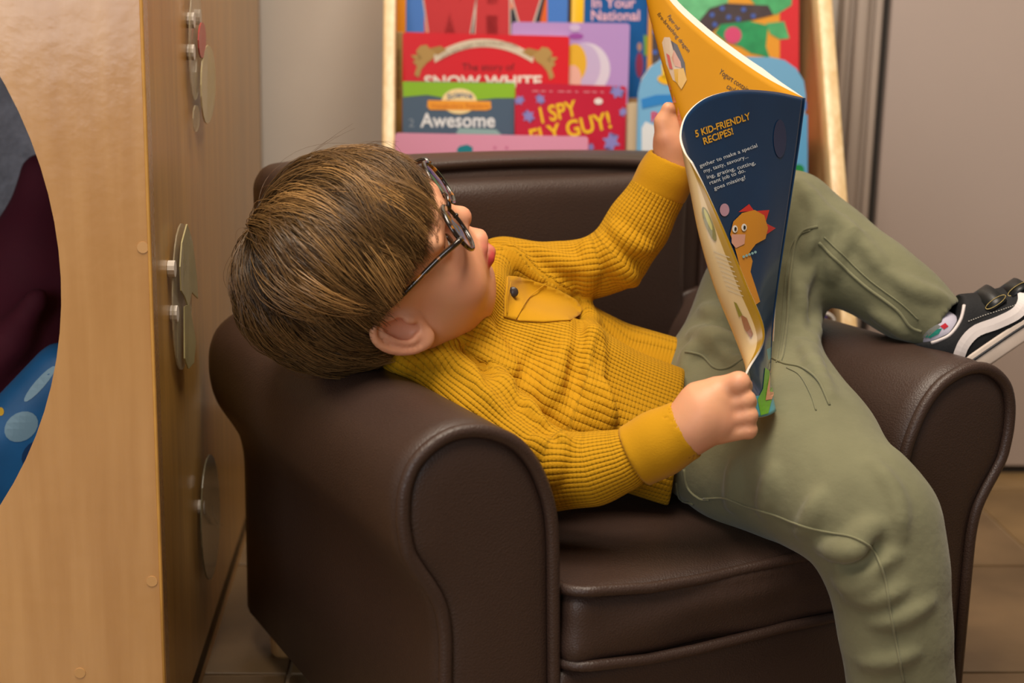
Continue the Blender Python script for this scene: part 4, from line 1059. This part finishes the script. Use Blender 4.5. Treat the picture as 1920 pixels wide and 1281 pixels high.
ca = rng.uniform(0, 2 * math.pi, NC * 4); cphi = np.arccos(1 - rng.uniform(0, 1.55, NC * 4))
ea = np.cross(w0, [1, 0, 0]); ea /= np.linalg.norm(ea); eb = np.cross(w0, ea)
def sph(phi, az): return np.cos(phi)[..., None] * w0 + np.sin(phi)[..., None] * (np.cos(az)[..., None] * ea + np.sin(az)[..., None] * eb)
g0 = ell_pt(sph(cphi, ca), 0.); keep = np.flatnonzero(hairline(g0) > .004)[:NC]
ca, cphi = ca[keep], cphi[keep]; NC = len(ca)
tt = np.linspace(0, 1, K)
SW = .38                                              # sweep round the crown
def paths(az0, phi0, ln, lift, swl):
    """(n,K,3) head-space points: hair runs away from the crown and hugs the head"""
    phi = phi0[:, None] + ln[:, None] * tt; az = az0[:, None] + swl[:, None] * (ln[:, None] * tt) ** 1.3
    q = sph(phi, az); off = .0015 + lift[:, None] * np.sin(np.minimum(tt * 2.2, math.pi / 2)) * (1 - .6 * tt ** 2)
    return EC + q * (ER + off[..., None])
gln = rng.uniform(.8, 1.35, NC); glift = rng.uniform(.002, .0090, NC) + .008 * np.clip((-g0[keep][:, 1] - .01) / .06, 0, 1) ; gsw = rng.normal(SW, .18, NC); top_ = rng.uniform(0, 1, NC) < .22; glift = glift + top_ * rng.uniform(.003, .007, NC); gsw = gsw + top_ * rng.normal(.05, .14, NC)
G = paths(ca, cphi, gln, glift, gsw)
S = []; Cc = []; CUT = []
for i in range(NC):
    n_ = PER; dphi = rng.normal(0, .085, n_); daz = rng.normal(0, .085, n_) / max(.25, math.sin(min(cphi[i], 2.9)))
    P = paths(ca[i] + daz, np.maximum(cphi[i] + dphi, .02), np.full(n_, gln[i]) * rng.uniform(.85, 1.12, n_), glift[i] * rng.uniform(.45, 1.15, n_), np.full(n_, gsw[i]) + rng.normal(0, .08, n_))
    b_ = (.62 * tt ** .8)[None, :, None]; P = P * (1 - b_) + G[i][None] * b_ + rng.normal(0, .0005, P.shape) * tt[None, :, None]
    S.append(P); CUT.append(np.full(n_, rng.uniform(-.018, .004)) + rng.uniform(-.003, .003, n_)); base = np.array(srgb('#35230f')) * (1 - (m_ := min(1., rng.uniform(0, .85) ** 1.7 + .30 * top_[i]))) + np.array(srgb('#b08650')) * m_  # clump colour: natural variation plus golden highlights of the overhead light, painted in
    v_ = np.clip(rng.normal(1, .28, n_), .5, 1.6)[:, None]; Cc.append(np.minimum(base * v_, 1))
S = np.concatenate(S); Cc = np.concatenate(Cc)
# cut every strand a little past the hairline
hl_ = hairline(S); CUT = np.concatenate(CUT); fw_ = np.clip((S[:, -1, 1] - .025) / .03, 0, 1); CUT = np.where(S[:, -1, 1] > -.03, CUT * fw_ + .002 * (1 - fw_), CUT * .5 - .002); below = hl_ < CUT[:, None]
below &= (np.arange(K) > 1)[None]
first = np.where(below.any(1), below.argmax(1), K - 1)
ok = (hl_[:, 0] > 0) & (first > 2); S, Cc, first = S[ok], Cc[ok], first[ok]
new = np.empty_like(S)
for i in range(len(S)):
    x = tt * first[i]; j = np.minimum(x.astype(int), K - 2); f_ = (x - j)[:, None]; new[i] = S[i, j] * (1 - f_) + S[i, j + 1] * f_
S = new
# loose wisps
nf = 110; fa = rng.uniform(0, 2 * math.pi, nf); fp_ = rng.uniform(.1, 1.3, nf)
Fw = paths(fa, fp_, rng.uniform(.6, 1.0, nf), rng.uniform(.012, .026, nf), rng.normal(SW, .7, nf)); Fw += (rng.normal(0, .010, (nf, 1, 3)) * (tt ** 2)[None, :, None])
okf = hairline(Fw[:, -1]) > -.004; Fw = Fw[okf]
S = np.concatenate([S, Fw]); Cc = np.concatenate([Cc, np.tile(srgb('#6b4a2a'), (len(Fw), 1))])
rad0 = np.concatenate([np.full(len(S) - len(Fw), .00032), np.full(len(Fw), .00016)])
Wp_ = Hc + S @ HM
# keep strands out of the chair arm: press up what would sink into it
T = np.gradient(Wp_, axis=1); T /= np.linalg.norm(T, axis=2)[..., None] + 1e-9
Nn = (Wp_ - (Hc + EC @ HM)); Xs = np.cross(T, Nn); Xs /= np.linalg.norm(Xs, axis=2)[..., None] + 1e-9; Ys = np.cross(Xs, T)
rr = rad0[:, None] * (1 - .65 * tt[None] ** 2); SD = 3; ring = []
for j in range(SD):
    a = 2 * math.pi * j / SD + .5; ring.append(Wp_ + rr[..., None] * (math.cos(a) * Xs + math.sin(a) * Ys))
HV = np.stack(ring, 2).reshape(-1, 3); ns = len(S)
base = (np.arange(ns) * K * SD)[:, None, None] + (np.arange(K - 1) * SD)[None, :, None]; j = np.arange(SD)[None, None]
j2 = (j + 1) % SD
HQ = np.stack([base + j, base + j2, base + SD + j2, base + SD + j], -1).reshape(-1, 4)
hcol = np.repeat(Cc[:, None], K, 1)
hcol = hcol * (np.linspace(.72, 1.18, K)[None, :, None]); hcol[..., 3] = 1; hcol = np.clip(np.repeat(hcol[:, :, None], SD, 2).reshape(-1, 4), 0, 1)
# scalp cap below the strands
nu, nv = 96, 60; U_, V_ = np.meshgrid(np.linspace(0, 2 * math.pi, nu, endpoint=False), np.linspace(.0, math.pi, nv), indexing='ij')
cap = ell_pt(np.stack([np.sin(V_) * np.cos(U_), np.sin(V_) * np.sin(U_), np.cos(V_)], -1), .0016); hh = hairline(cap)
CV = (Hc + cap.reshape(-1, 3) @ HM); CQ = []
for a in range(nu):
    for b in range(nv - 1):
        q = (a * nv + b, ((a + 1) % nu) * nv + b, ((a + 1) % nu) * nv + b + 1, a * nv + b + 1)
        if min(hh.reshape(-1)[list(q)]) > .001: CQ.append(q)
CQ = np.array(CQ) + len(HV); AV = np.concatenate([HV, CV]); AQ = np.concatenate([HQ, CQ])
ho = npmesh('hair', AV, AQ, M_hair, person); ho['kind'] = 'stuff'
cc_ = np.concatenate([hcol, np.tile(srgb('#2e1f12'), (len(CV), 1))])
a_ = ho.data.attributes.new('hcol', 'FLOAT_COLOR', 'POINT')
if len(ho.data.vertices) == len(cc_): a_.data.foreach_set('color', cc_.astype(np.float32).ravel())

# ================================================================== glasses
def tort():
    m = mat('tortoiseshell plastic', '#2a1a10', .12, .6, coat=.5); nt = m.node_tree; b = nt.nodes['Principled BSDF']
    tc = nt.nodes.new('ShaderNodeTexCoord'); n_ = nt.nodes.new('ShaderNodeTexNoise'); n_.inputs['Scale'].default_value = 130; n_.inputs['Detail'].default_value = 1; nt.links.new(tc.outputs['Object'], n_.inputs['Vector'])
    r = nt.nodes.new('ShaderNodeValToRGB'); r.color_ramp.elements[0].position = .57; r.color_ramp.elements[0].color = srgb('#1c110b'); r.color_ramp.elements[1].position = .72; r.color_ramp.elements[1].color = srgb('#b06a18')
    nt.links.new(n_.outputs['Fac'], r.inputs['Fac']); nt.links.new(r.outputs['Color'], b.inputs['Base Color']); return m
M_tort = tort()
def lens_mat():
    m = bpy.data.materials.new('spectacle lens'); m.use_nodes = True; nt = m.node_tree; nt.nodes.clear()
    o = nt.nodes.new('ShaderNodeOutputMaterial'); mx = nt.nodes.new('ShaderNodeMixShader'); t = nt.nodes.new('ShaderNodeBsdfTransparent'); g = nt.nodes.new('ShaderNodeBsdfGlossy')
    g.inputs['Roughness'].default_value = .02; t.inputs['Color'].default_value = (.95, .95, .96, 1); fr = nt.nodes.new('ShaderNodeFresnel'); fr.inputs['IOR'].default_value = 1.5
    nt.links.new(fr.outputs[0], mx.inputs[0]); nt.links.new(t.outputs[0], mx.inputs[1]); nt.links.new(g.outputs[0], mx.inputs[2]); nt.links.new(mx.outputs[0], o.inputs[0]); return m
M_lens = lens_mat()
gl = empty('eyeglasses', hl(0, .085, .005), 'round tortoiseshell eyeglasses worn by the child', 'glasses')
LC = [(s_ * .0285, .0815, .0035) for s_ in (-1, 1)]; LR = .0208
fr_root = None
for s_, c in zip((-1, 1), LC):
    tilt = s_ * -.10
    def rimp(a, r): return hl(c[0] + r * math.cos(a), c[1] + r * math.sin(a) * .07, c[2] + r * .94 * math.sin(a))
    A_ = np.linspace(0, 2 * math.pi, 49)[:-1]
    rim = tube('rim', [rimp(a, LR) for a in A_], .0019, M_tort, gl, 8, True)
    Vl = [hl(*c) + hF * .0015] + [rimp(a, LR) for a in A_]; lo_ = mesh('lens', Vl, [(0, 1 + i, 1 + (i + 1) % 48) for i in range(48)], M_lens, gl, True)
    ts_ = catmull([hl(s_ * .0480, .0825, .009), hl(s_ * .0530, .0800, .0130), hl(s_ * .0570, .062, .0155), hl(s_ * .0650, .026, .0170), hl(s_ * .0690, -.004, .0170), hl(s_ * .0700, -.022, .004), hl(s_ * .068, -.028, -.008)], 30)
    tube('temple', ts_, np.interp(np.linspace(0, 1, 30), [0, .15, .5, 1], [.0028, .0024, .0019, .0021]), M_tort, gl, 8)
tube('bridge', catmull([hl(-.0085, .0825, .007), hl(-.004, .0860, .0105), hl(.004, .0860, .0105), hl(.0085, .0825, .007)], 10), .0020, M_tort, gl, 8)
for s_ in (-1, 1): 
    V1, F1 = tube_geo([hl(s_ * .0090, .083, -.002), hl(s_ * .0078, .079, -.005)], [.0016, .0022], 8); mesh('nose_pad', V1, F1, M_tort, gl, True)
# ================================================================== the magazine
mag = empty('magazine', W(1440, 640, 1.2), 'dark blue and yellow children\'s magazine held open by the child', 'magazine')
M_navy = mat('navy coated page', '#0e2f52', .16, coat=.5, var=.10, var_scale=14)
M_white = mat('paper edge', '#d9d2c6', .7); M_ylw = mat('yellow coated page', '#c88c18', .5, .15, coat=.0, var=.05, var_scale=10)
M_cream = mat('cream page', '#c2a878', .35, coat=.15, var=.06)
def grid_surf(rows, nu, nv):
    """rows: list over t of lists over s of (px,py,d); smooth patch"""
    R = [catmull([np.array(q, float) for q in r], nu) for r in rows]
    out = np.array([catmull([R[i][j] for i in range(len(R))], nv) for j in range(nu)])   # (nu,nv,3) in px,py,d
    return np.array([[W(*q) for q in col] for col in out])
def sheet(name, P, mf, mb, thick, parent, flip=False, zones=None):
    """thin sheet with its own thickness: front faces the viewer side, back is the other print"""
    nu, nv = P.shape[:2]; du = np.gradient(P, axis=0); dv = np.gradient(P, axis=1); N = np.cross(du, dv); N /= np.linalg.norm(N, axis=2)[..., None]
    if flip: N = -N
    A, B = P + N * thick * .5, P - N * thick * .5; idx = np.arange(nu * nv).reshape(nu, nv)
    q = np.stack([idx[:-1, :-1], idx[1:, :-1], idx[1:, 1:], idx[:-1, 1:]], -1).reshape(-1, 4); q = q if not flip else q[:, ::-1]
    V = np.concatenate([A.reshape(-1, 3), B.reshape(-1, 3)]); off = nu * nv; Fc = [tuple(x) for x in q] + [tuple(x[::-1] + off) for x in q]; n1 = len(q)
    ring = list(idx[0, :]) + list(idx[1:, -1]) + list(idx[-1, -2::-1]) + list(idx[-2:0:-1, 0]); nE = len(ring)
    for i in range(nE): a, b = ring[i], ring[(i + 1) % nE]; Fc.append((a, a + off, b + off, b))
    me = bpy.data.meshes.new(name); me.from_pydata([tuple(v) for v in V], [], [tuple(int(i) for i in f) for f in Fc]); me.update()
    for m in (mf, mb, M_white): me.materials.append(m)
    mi = np.zeros(len(Fc), np.int32); mi[n1:2 * n1] = 1; mi[2 * n1:] = 2
    if zones:
        si = np.repeat(np.arange(nu - 1), nv - 1); ti_ = np.tile(np.arange(nv - 1), nu - 1)
        for k, (zm, face, test) in enumerate(zones):
            me.materials.append(zm); w_ = np.flatnonzero(test(si, ti_)); mi[w_ + face * n1] = 3 + k
    me.polygons.foreach_set('material_index', mi)
    bm = bmesh.new(); bm.from_mesh(me); bmesh.ops.recalc_face_normals(bm, faces=bm.faces); bm.to_mesh(me); bm.free()
    sm = np.ones(len(Fc), bool); sm[2 * n1:] = False; me.polygons.foreach_set('use_smooth', sm)
    o = link(name, me, None, parent); return o, A, B
near_rows = [
    [(1508, 184, 1.270), (1450, 172, 1.235), (1385, 169, 1.198), (1325, 183, 1.168), (1288, 214, 1.148), (1276, 252, 1.136), (1283, 283, 1.128), (1298, 306, 1.124)],
    [(1497, 270, 1.270), (1440, 272, 1.233), (1385, 276, 1.200), (1335, 290, 1.172), (1305, 312, 1.152), (1292, 336, 1.138), (1299, 350, 1.128), (1322, 352, 1.124)],
    [(1478, 395, 1.262), (1435, 400, 1.228), (1390, 408, 1.200), (1348, 418, 1.174), (1322, 430, 1.152), (1313, 444, 1.136), (1325, 448, 1.127), (1362, 440, 1.124)],
    [(1462, 500, 1.252), (1428, 506, 1.222), (1396, 514, 1.198), (1366, 520, 1.174), (1346, 528, 1.154), (1341, 538, 1.138), (1358, 542, 1.130), (1399, 530, 1.126)],
    [(1448, 606, 1.240), (1428, 612, 1.212), (1408, 618, 1.190), (1392, 624, 1.170), (1382, 630, 1.154), (1382, 638, 1.142), (1398, 640, 1.134), (1434, 626, 1.130)],
    [(1443, 690, 1.222), (1440, 694, 1.198), (1432, 698, 1.178), (1422, 702, 1.160), (1412, 706, 1.146), (1404, 708, 1.136), (1400, 704, 1.128), (1402, 694, 1.123)],
    [(1440, 775, 1.190), (1452, 770, 1.172), (1453, 772, 1.158), (1444, 778, 1.146), (1430, 782, 1.136), (1412, 782, 1.128), (1394, 772, 1.122), (1378, 752, 1.118)],
]
PN = grid_surf(near_rows, 56, 70)
# inside pages (cream) and cover (navy) are two sheets of one half
nearo, NA, NB = sheet('near_cover', PN, M_navy, M_cream, .0016, mag, zones=[(ink('#96720f', .3), 1, lambda s, t: s >= 52), (ink('#4a97a6', .3), 0, lambda s, t: (t >= 63) | ((t >= 52) & (t < 55) & (s < 6))), (ink('#96720f', .3), 1, lambda s, t: (s >= 52))])
fr = np.asarray([NA, NB]); 
far_rows = [
    [(1508, 184, 1.272), (1440, 148, 1.274), (1380, 108, 1.277), (1320, 62, 1.280), (1262, 8, 1.283), (1222, -52, 1.287), (1196, -110, 1.291)],
    [(1490, 310, 1.268), (1430, 280, 1.273), (1372, 246, 1.278), (1318, 206, 1.283), (1270, 160, 1.287), (1240, 100, 1.292), (1216, 20, 1.297)],
    [(1474, 420, 1.262), (1420, 400, 1.270), (1372, 372, 1.278), (1330, 336, 1.284), (1300, 296, 1.290), (1276, 240, 1.296), (1252, 150, 1.302)],
    [(1458, 520, 1.255), (1420, 510, 1.266), (1384, 490, 1.276), (1352, 462, 1.284), (1326, 420, 1.292), (1304, 350, 1.299), (1284, 262, 1.305)],
    [(1450, 640, 1.248), (1424, 632, 1.262), (1398, 616, 1.274), (1376, 592, 1.284), (1356, 556, 1.293), (1338, 490, 1.301), (1318, 400, 1.307)],
]
PF = grid_surf(far_rows, 40, 40)
TP = np.minimum(1, np.linspace(0, 1, 40) * 5)[:, None, None]; NP = np.cross(np.gradient(PF, axis=0), np.gradient(PF, axis=1)); NP /= np.linalg.norm(NP, axis=2)[..., None]; NP = np.where(((NP * (PF - cC)).sum(2) > 0)[..., None], NP, -NP); vdir = PF - cC; vdir /= np.linalg.norm(vdir, axis=2)[..., None]
for k in range(5):
    faro, FA, FB = sheet('inside_page' if k else 'yellow_page', PF + (vdir * .0012 + cU * .0010 + cR * .0004) * k * TP, M_ylw if k == 0 else M_white, M_white, .0007, mag)
    if k == 0: yo, YA, YB = faro, FA, FB
faro, FA, FB = sheet('far_cover', PF + (vdir * .0012 + cU * .0010 + cR * .0004) * 5.1 * TP, M_white, M_navy, .0008, mag)
tube('spine', catmull([PN[0, i] for i in range(0, 70, 6)], 30), .0012, M_navy, mag, 8)
def gridbvh(P):
    nu, nv = P.shape[:2]; idx = np.arange(nu * nv).reshape(nu, nv); q = np.stack([idx[:-1, :-1], idx[1:, :-1], idx[1:, 1:], idx[:-1, 1:]], -1).reshape(-1, 4)
    return bvh_of(P.reshape(-1, 3), q)
nb = gridbvh(PN[:36]); nf_ = lambda x, y: cast(nb, x, y)         # the navy side up to the bend
ni = gridbvh(PN[34:]); ni_ = lambda x, y: cast(ni, x, y)         # the curled margin showing the inside
yb = gridbvh(PF); yf = lambda x, y: cast(yb, x, y)
OF = .0013
ti, tw, tk = ink('#d9a02a', .3), ink('#c9cdd0', .3), ink('#2c2118', .4)
txt('title_lettering', '5 KID-FRIENDLY', 1302, 258, 18, ti, nf_, nearo, OF, ang=18.5, length=110, bold=.025, shear=.12)
txt('title_lettering', 'RECIPES!', 1317, 272, 18, ti, nf_, nearo, OF, ang=20, length=60, bold=.025, shear=.12)
for s, x, y, an, ln in (('gether to make a special', 1310, 315, 20, 115), ('my, tasty, savoury...', 1317, 325, 19, 88), ('ing, grating, cutting,', 1323, 336, 17, 95), ('rtant job to do.', 1328, 347, 20, 71), ('goes missing?', 1337, 357, 20, 63)):
    txt('blurb_lettering', s, x, y, 10, tw, nf_, nearo, OF, ang=an, length=ln, bold=.008)
def nd(nm, pts, c, off=OF, sf=nf_, par=None, g=8): return decal(nm, poly_fill(pts, g), ink(c, .3), sf, par or nearo, off)
# printed orange creature, generic
nd('picture', [(1382, 398), (1402, 383), (1412, 396)], '#c92f26'); nd('picture', [(1414, 396), (1440, 394), (1434, 414)], '#c92f26'); nd('picture', [(1432, 418), (1452, 428), (1434, 440)], '#c92f26')
nd('picture', [(1366, 440), (1372, 416), (1388, 400), (1412, 394), (1430, 404), (1437, 428), (1432, 448), (1414, 458), (1402, 474), (1408, 490), (1404, 510), (1414, 540), (1422, 566), (1410, 575), (1380, 560), (1384, 500), (1376, 470)], '#d08a22', OF + .0003)
nd('picture', [(1368, 440), (1394, 440), (1392, 458), (1376, 466), (1368, 456)], '#d9a08a', OF + .0006)
for x, y in ((1374, 430), (1391, 427)): nd('picture', ngon(x, y, 5, 7), '#e9e4dc', OF + .0008); nd('picture', ngon(x + .5, y, 2.2, 3.6), '#1d1a18', OF + .0011)
for i in range(5): nd('picture', ngon(1390 + i * 5.5, 482 - i * 2.2, 2.6, 2.6, 8), '#8fb7b8', OF + .0009)
nd('picture', ngon(1356, 394, 9, 12), '#b98fa0'); nd('picture', ngon(1460, 260, 12, 36), '#2e3350'); nd('picture', ngon(1282, 275, 3, 9, 10), '#2a9aa0')
nb2 = gridbvh(PN[:, 44:]); nl_ = lambda x, y: cast(nb2, x, y)
nd('picture', [(1432, 690), (1444, 700), (1446, 745), (1438, 776), (1424, 780), (1418, 750), (1428, 730)], '#5f9a22', OF, nl_)
nd('picture', [(1442, 690), (1447, 740), (1444, 750), (1432, 752), (1434, 738)], '#c98a68', OF + .0004, nl_)
# curled margin: inside page print
nd('picture', ngon(1330, 420, 7, 34, 16, rot=-.35), '#6f6418', OF + .0003, ni_); nd('picture', ngon(1328, 412, 3, 22, 12, rot=-.35), '#a39a3c', OF + .0005, ni_)
nd('picture', [(1376, 565), (1381, 568), (1392, 590), (1386, 594)], '#7a7018', OF + .0003, ni_); nd('picture', [(1388, 588), (1400, 596), (1412, 626), (1408, 634), (1396, 616)], '#8a5a34', OF + .0003, ni_)
for i in range(9):
    x0, y0 = 1338 + i * 3.2, 470 + i * 9
    nd('print_line', [(x0, y0), (x0 + 30, y0 + 12), (x0 + 30, y0 + 13.6), (x0, y0 + 1.6)], '#b8a888', OF + .0002, ni_, None, None)
# yellow page print
OY = .0007
txt('page_lettering', 'Paper roll', 1251, 31, 10.5, tk, yf, yo, OY, ang=-54, sx=.78); txt('page_lettering', 'fire-breathing dragon', 1232, 27, 10.5, tk, yf, yo, OY, ang=-51, length=92)
txt('page_lettering', 'Yogurt container', 1347, 137, 14.5, tk, yf, yo, OY, ang=-34, sx=.74); txt('page_lettering', 'cauldron', 1361, 165, 14.5, tk, yf, yo, OY, ang=-30, sx=.74)
def yd(pts, c, off=OY, g=8): decal('picture', poly_fill(pts, g), ink(c, .3), yf, yo, off)
yd([(1242, 80), (1246, 70), (1256, 70), (1262, 84), (1276, 108), (1286, 140), (1287, 152), (1276, 160), (1262, 150), (1250, 120)], '#c9b299')
yd([(1258, 76), (1270, 84), (1284, 118), (1287, 150), (1280, 138), (1276, 122), (1264, 98)], '#3c2a22', OY + .0003); yd([(1264, 94), (1276, 116), (1278, 128), (1266, 124), (1260, 108)], '#c08a70', OY + .0004)
yd([(1264, 130), (1282, 128), (1288, 150), (1278, 168), (1266, 150)], '#c99a18', OY + .0004); yd([(1250, 100), (1256, 104), (1262, 130), (1256, 128)], '#c25a58', OY + .0004)
yd([(1211, 0), (1214, 0), (1240, 110), (1272, 200), (1284, 240), (1278, 240), (1262, 200), (1232, 110)], '#d98a60', OY + .0002)
# ================================================================== shoes and socks
M_blk = mat('black canvas and suede', '#16171a', .75, .3, bump=('noise', 500, .4, .0008), var=.2, var_scale=30)
M_blk2 = mat('black leather strap', '#1b1d1e', .4, .4); M_off = mat('off white rubber', '#c9b9ac', .55, var=.10, var_scale=40); M_strp = mat('white leather stripe', '#cfc6c4', .5)
M_line = mat('dark sole line', '#22242a', .6); M_ring = mat('brass ring', '#6e6240', .35, metal=1); M_stitch = mat('white stitching', '#bdb9b0', .7)
M_sock = mat('lilac white sock', '#b9b4c4', .9); M_sgrn = mat('green sock pattern', '#12786a', .9); M_sred = mat('red sock pattern', '#b01c2c', .9); M_sgry = mat('grey sock pattern', '#6c6e6a', .9)
def shoe(o, fx, up, top):
    """o: sole under the heel; fx: towards the toe; up: away from the sole"""
    fx = fx / np.linalg.norm(fx); up = up - fx * (up @ fx); up /= np.linalg.norm(up); sd_ = np.cross(fx, up); top = top / np.linalg.norm(top); E = np.array([fx, sd_, up])
    def s(x, y, z): return o + fx * x + sd_ * y + up * z
    sh = Sdf()
    sh.ell(s(.020, 0, .030), (.026, .025, .030), E, .01); sh.ell(s(.060, 0, .024), (.050, .027, .026), E, .02); sh.ell(s(.112, .002, .016), (.044, .031, .020), E, .02)
    sh.cone(s(.022, 0, .036), s(.050, 0, .044), .023, .018, .012); sh.cone(s(.052, 0, .044), s(.100, 0, .020), .0185, .018, .012)
    sh.cut(lambda p: .008 - (p - o) @ up, .002)
    sh.cut(lambda p: ((p - o) @ up - np.interp((p - o) @ fx, [-.03, -.003, .0106, .0265, .041, .057, .062], [.060, .052, .0458, .0436, .048, .0605, .095])) * .7, .0015)
    sh.cone(s(.026, 0, .046), s(.026, 0, .046) + top * .08, .0185, .024, .004, -1)
    so_, V, Q = sdf_obj('shoe', sh, .0018, M_blk, person, 2); bv_ = bvh_of(V, Q)
    # sole: outline swept up
    out = [(-.008, 0), (-.006, .014), (.004, .024), (.03, .027), (.07, .028), (.11, .034), (.14, .030), (.156, .016), (.160, .002), (.154, -.014), (.138, -.026), (.11, -.030), (.07, -.026), (.03, -.026), (.004, -.023), (-.006, -.013)]
    oc = catmull(out + out[:1], 64)[:-1]; n_ = len(oc); Vs = []; lv = [(0, .97), (.002, 1.0), (.016, 1.0), (.018, .98)]
    for z, k in lv:
        for x, y in oc: Vs.append(s(.075 + (x - .075) * k, y * k, z))
    Fs = [(i * n_ + j, i * n_ + (j + 1) % n_, (i + 1) * n_ + (j + 1) % n_, (i + 1) * n_ + j) for i in range(len(lv) - 1) for j in range(n_)] + [tuple(range(n_))[::-1], tuple(range((len(lv) - 1) * n_, len(lv) * n_))]
    mesh('sole', Vs, Fs, M_off, so_, True)
    tube('sole_line', [s(.075 + (x - .075) * 1.004, y * 1.01, .0125) for x, y in oc], .0011, M_line, so_, 6, True)
    def on(x, z, side):                       # point on the side of the upper
        a = s(x, side * .08, z); loc, nr, i, d = bv_.ray_cast(Vector(a), Vector(-sd_ * side)); 
        return (np.array(loc), np.array(nr)) if loc is not None else (s(x, side * .027, z), sd_ * side)
    for side in (1, -1):
        tpl = catmull([(.0185, .021), (.030, .029), (.046, .032), (.065, .0275), (.083, .0250), (.094, .028), (.101, .034)], 24)
        tt_ = np.gradient(tpl, axis=0); tn = np.stack([-tt_[:, 1], tt_[:, 0]], 1); tn /= np.linalg.norm(tn, axis=1)[:, None]
        Vv = []
        for (x, z), nn in zip(tpl, tn):
            for k in (-.0052, 0, .0052):
                p, nr = on(x + nn[0] * k, z + nn[1] * k, side); Vv.append(p + nr * .0007)
        Ff = [(i * 3 + j, i * 3 + j + 1, i * 3 + j + 4, i * 3 + j + 3) for i in range(len(tpl) - 1) for j in range(2)]
        ob = mesh('side_stripe', Vv, Ff, M_strp, so_, False); mo = ob.modifiers.new('thick', 'SOLIDIFY'); mo.thickness = .0008
        st = [on(x, z, side) for x, z in catmull([(.046, .0425), (.060, .039), (.075, .0345), (.088, .031)], 40)]
        for i in range(0, 39, 2):
            tube('stitch', [st[i][0] + st[i][1] * .0008, st[i + 1][0] + st[i + 1][1] * .0008], .0004, M_stitch, so_, 4)
        co = catmull([(.0090, .0450), (.0150, .0436), (.0265, .0424), (.041, .0468), (.053, .0555)], 16)
        tube('collar_edge', [on(x, z, side)[0] for x, z in co], .0016, M_strp, so_, 6)
    for x0 in (.066, .090):
        arc = []
        for a in np.linspace(-1.25, 1.25, 15):
            loc, nr, i, d = bv_.ray_cast(Vector(s(x0 + .01, 0, .03) + (sd_ * math.sin(a) + up * math.cos(a)) * .09), Vector(-(sd_ * math.sin(a) + up * math.cos(a))))
            arc.append((np.array(loc) if loc is not None else s(x0, .03 * math.sin(a), .03 + .04 * math.cos(a))) + (sd_ * math.sin(a) + up * math.cos(a)) * .0014)
        Vv = [p + fx * k for p in arc for k in (-.0085, .0085)]; Ff = [(2 * i, 2 * i + 1, 2 * i + 3, 2 * i + 2) for i in range(14)]
        ob = mesh('strap', Vv, Ff, M_blk2, so_, True); mo = ob.modifiers.new('thick', 'SOLIDIFY'); mo.thickness = .0022; mo.offset = 0
        for side in (1, -1):
            a = side * 1.02; c = arc[13 if side > 0 else 1]; rad_ = sd_ * math.sin(a) + up * math.cos(a); tn_ = np.cross(fx, rad_)
            lp = [c + fx * .0105 * math.cos(t) * (1) + tn_ * .0032 * math.sin(t) + rad_ * .0008 for t in np.linspace(0, 2 * math.pi, 21)[:-1]]
            tube('strap_ring', lp, .0006, M_ring, so_, 6, True)
        for k in (-.0062, .0062):
            for i in range(0, 14): tube('stitch', [arc[i] + (arc[i] - s(x0, 0, .03)) * .03 + fx * k, (arc[i] * .45 + arc[i + 1] * .55) + (arc[i] - s(x0, 0, .03)) * .03 + fx * k], .00035, M_stitch, so_, 4)
    sk = Sdf(); sk.chain([(s(.028, 0, .030), .019), (s(.026, 0, .046), .0185), (s(.026, 0, .046) + top * .035, .0185)], .006)
    sko, V, Q = sdf_obj('sock', sk, .0022, M_sock, person, 2)
    return so_, sko, s
dS = 1.318
def cvec(a, b, c): return a * cR + b * cU - c * cF
far_o = W(1771, 731, dS)
so1, sk1, s1 = shoe(far_o + 0, cvec(.823, .567, .0), cvec(-.567, .823, .0), W(1640, 522, 1.355) - W(1765, 612, 1.322))
# sock pattern patches on the visible side
def skd(nm, pts, m):
    bvs = bvh_of([v.co[:] for v in sk1.data.vertices], [p.vertices[:] for p in sk1.data.polygons]); decal(nm, poly_fill(pts, 6), m, lambda x, y: cast(bvs, x, y), sk1, .0006)
skd('sock_pattern', [(1735, 632), (1752, 618), (1766, 616), (1760, 626), (1745, 634)], M_sgrn); skd('sock_pattern', [(1763, 612), (1772, 606), (1778, 612), (1770, 618)], M_sred); skd('sock_pattern', [(1722, 632), (1752, 606), (1764, 612), (1738, 634)], M_sgry)
near_a = W(1700, 1430, 1.17)
shoe(np.array([near_a[0] - .03, near_a[1] - .01, 0.0]) + np.array([0, 0, .0005]), uX * .55 - wX * .85, np.array([0, 0, 1.]), np.array([0, 0, 1.]))
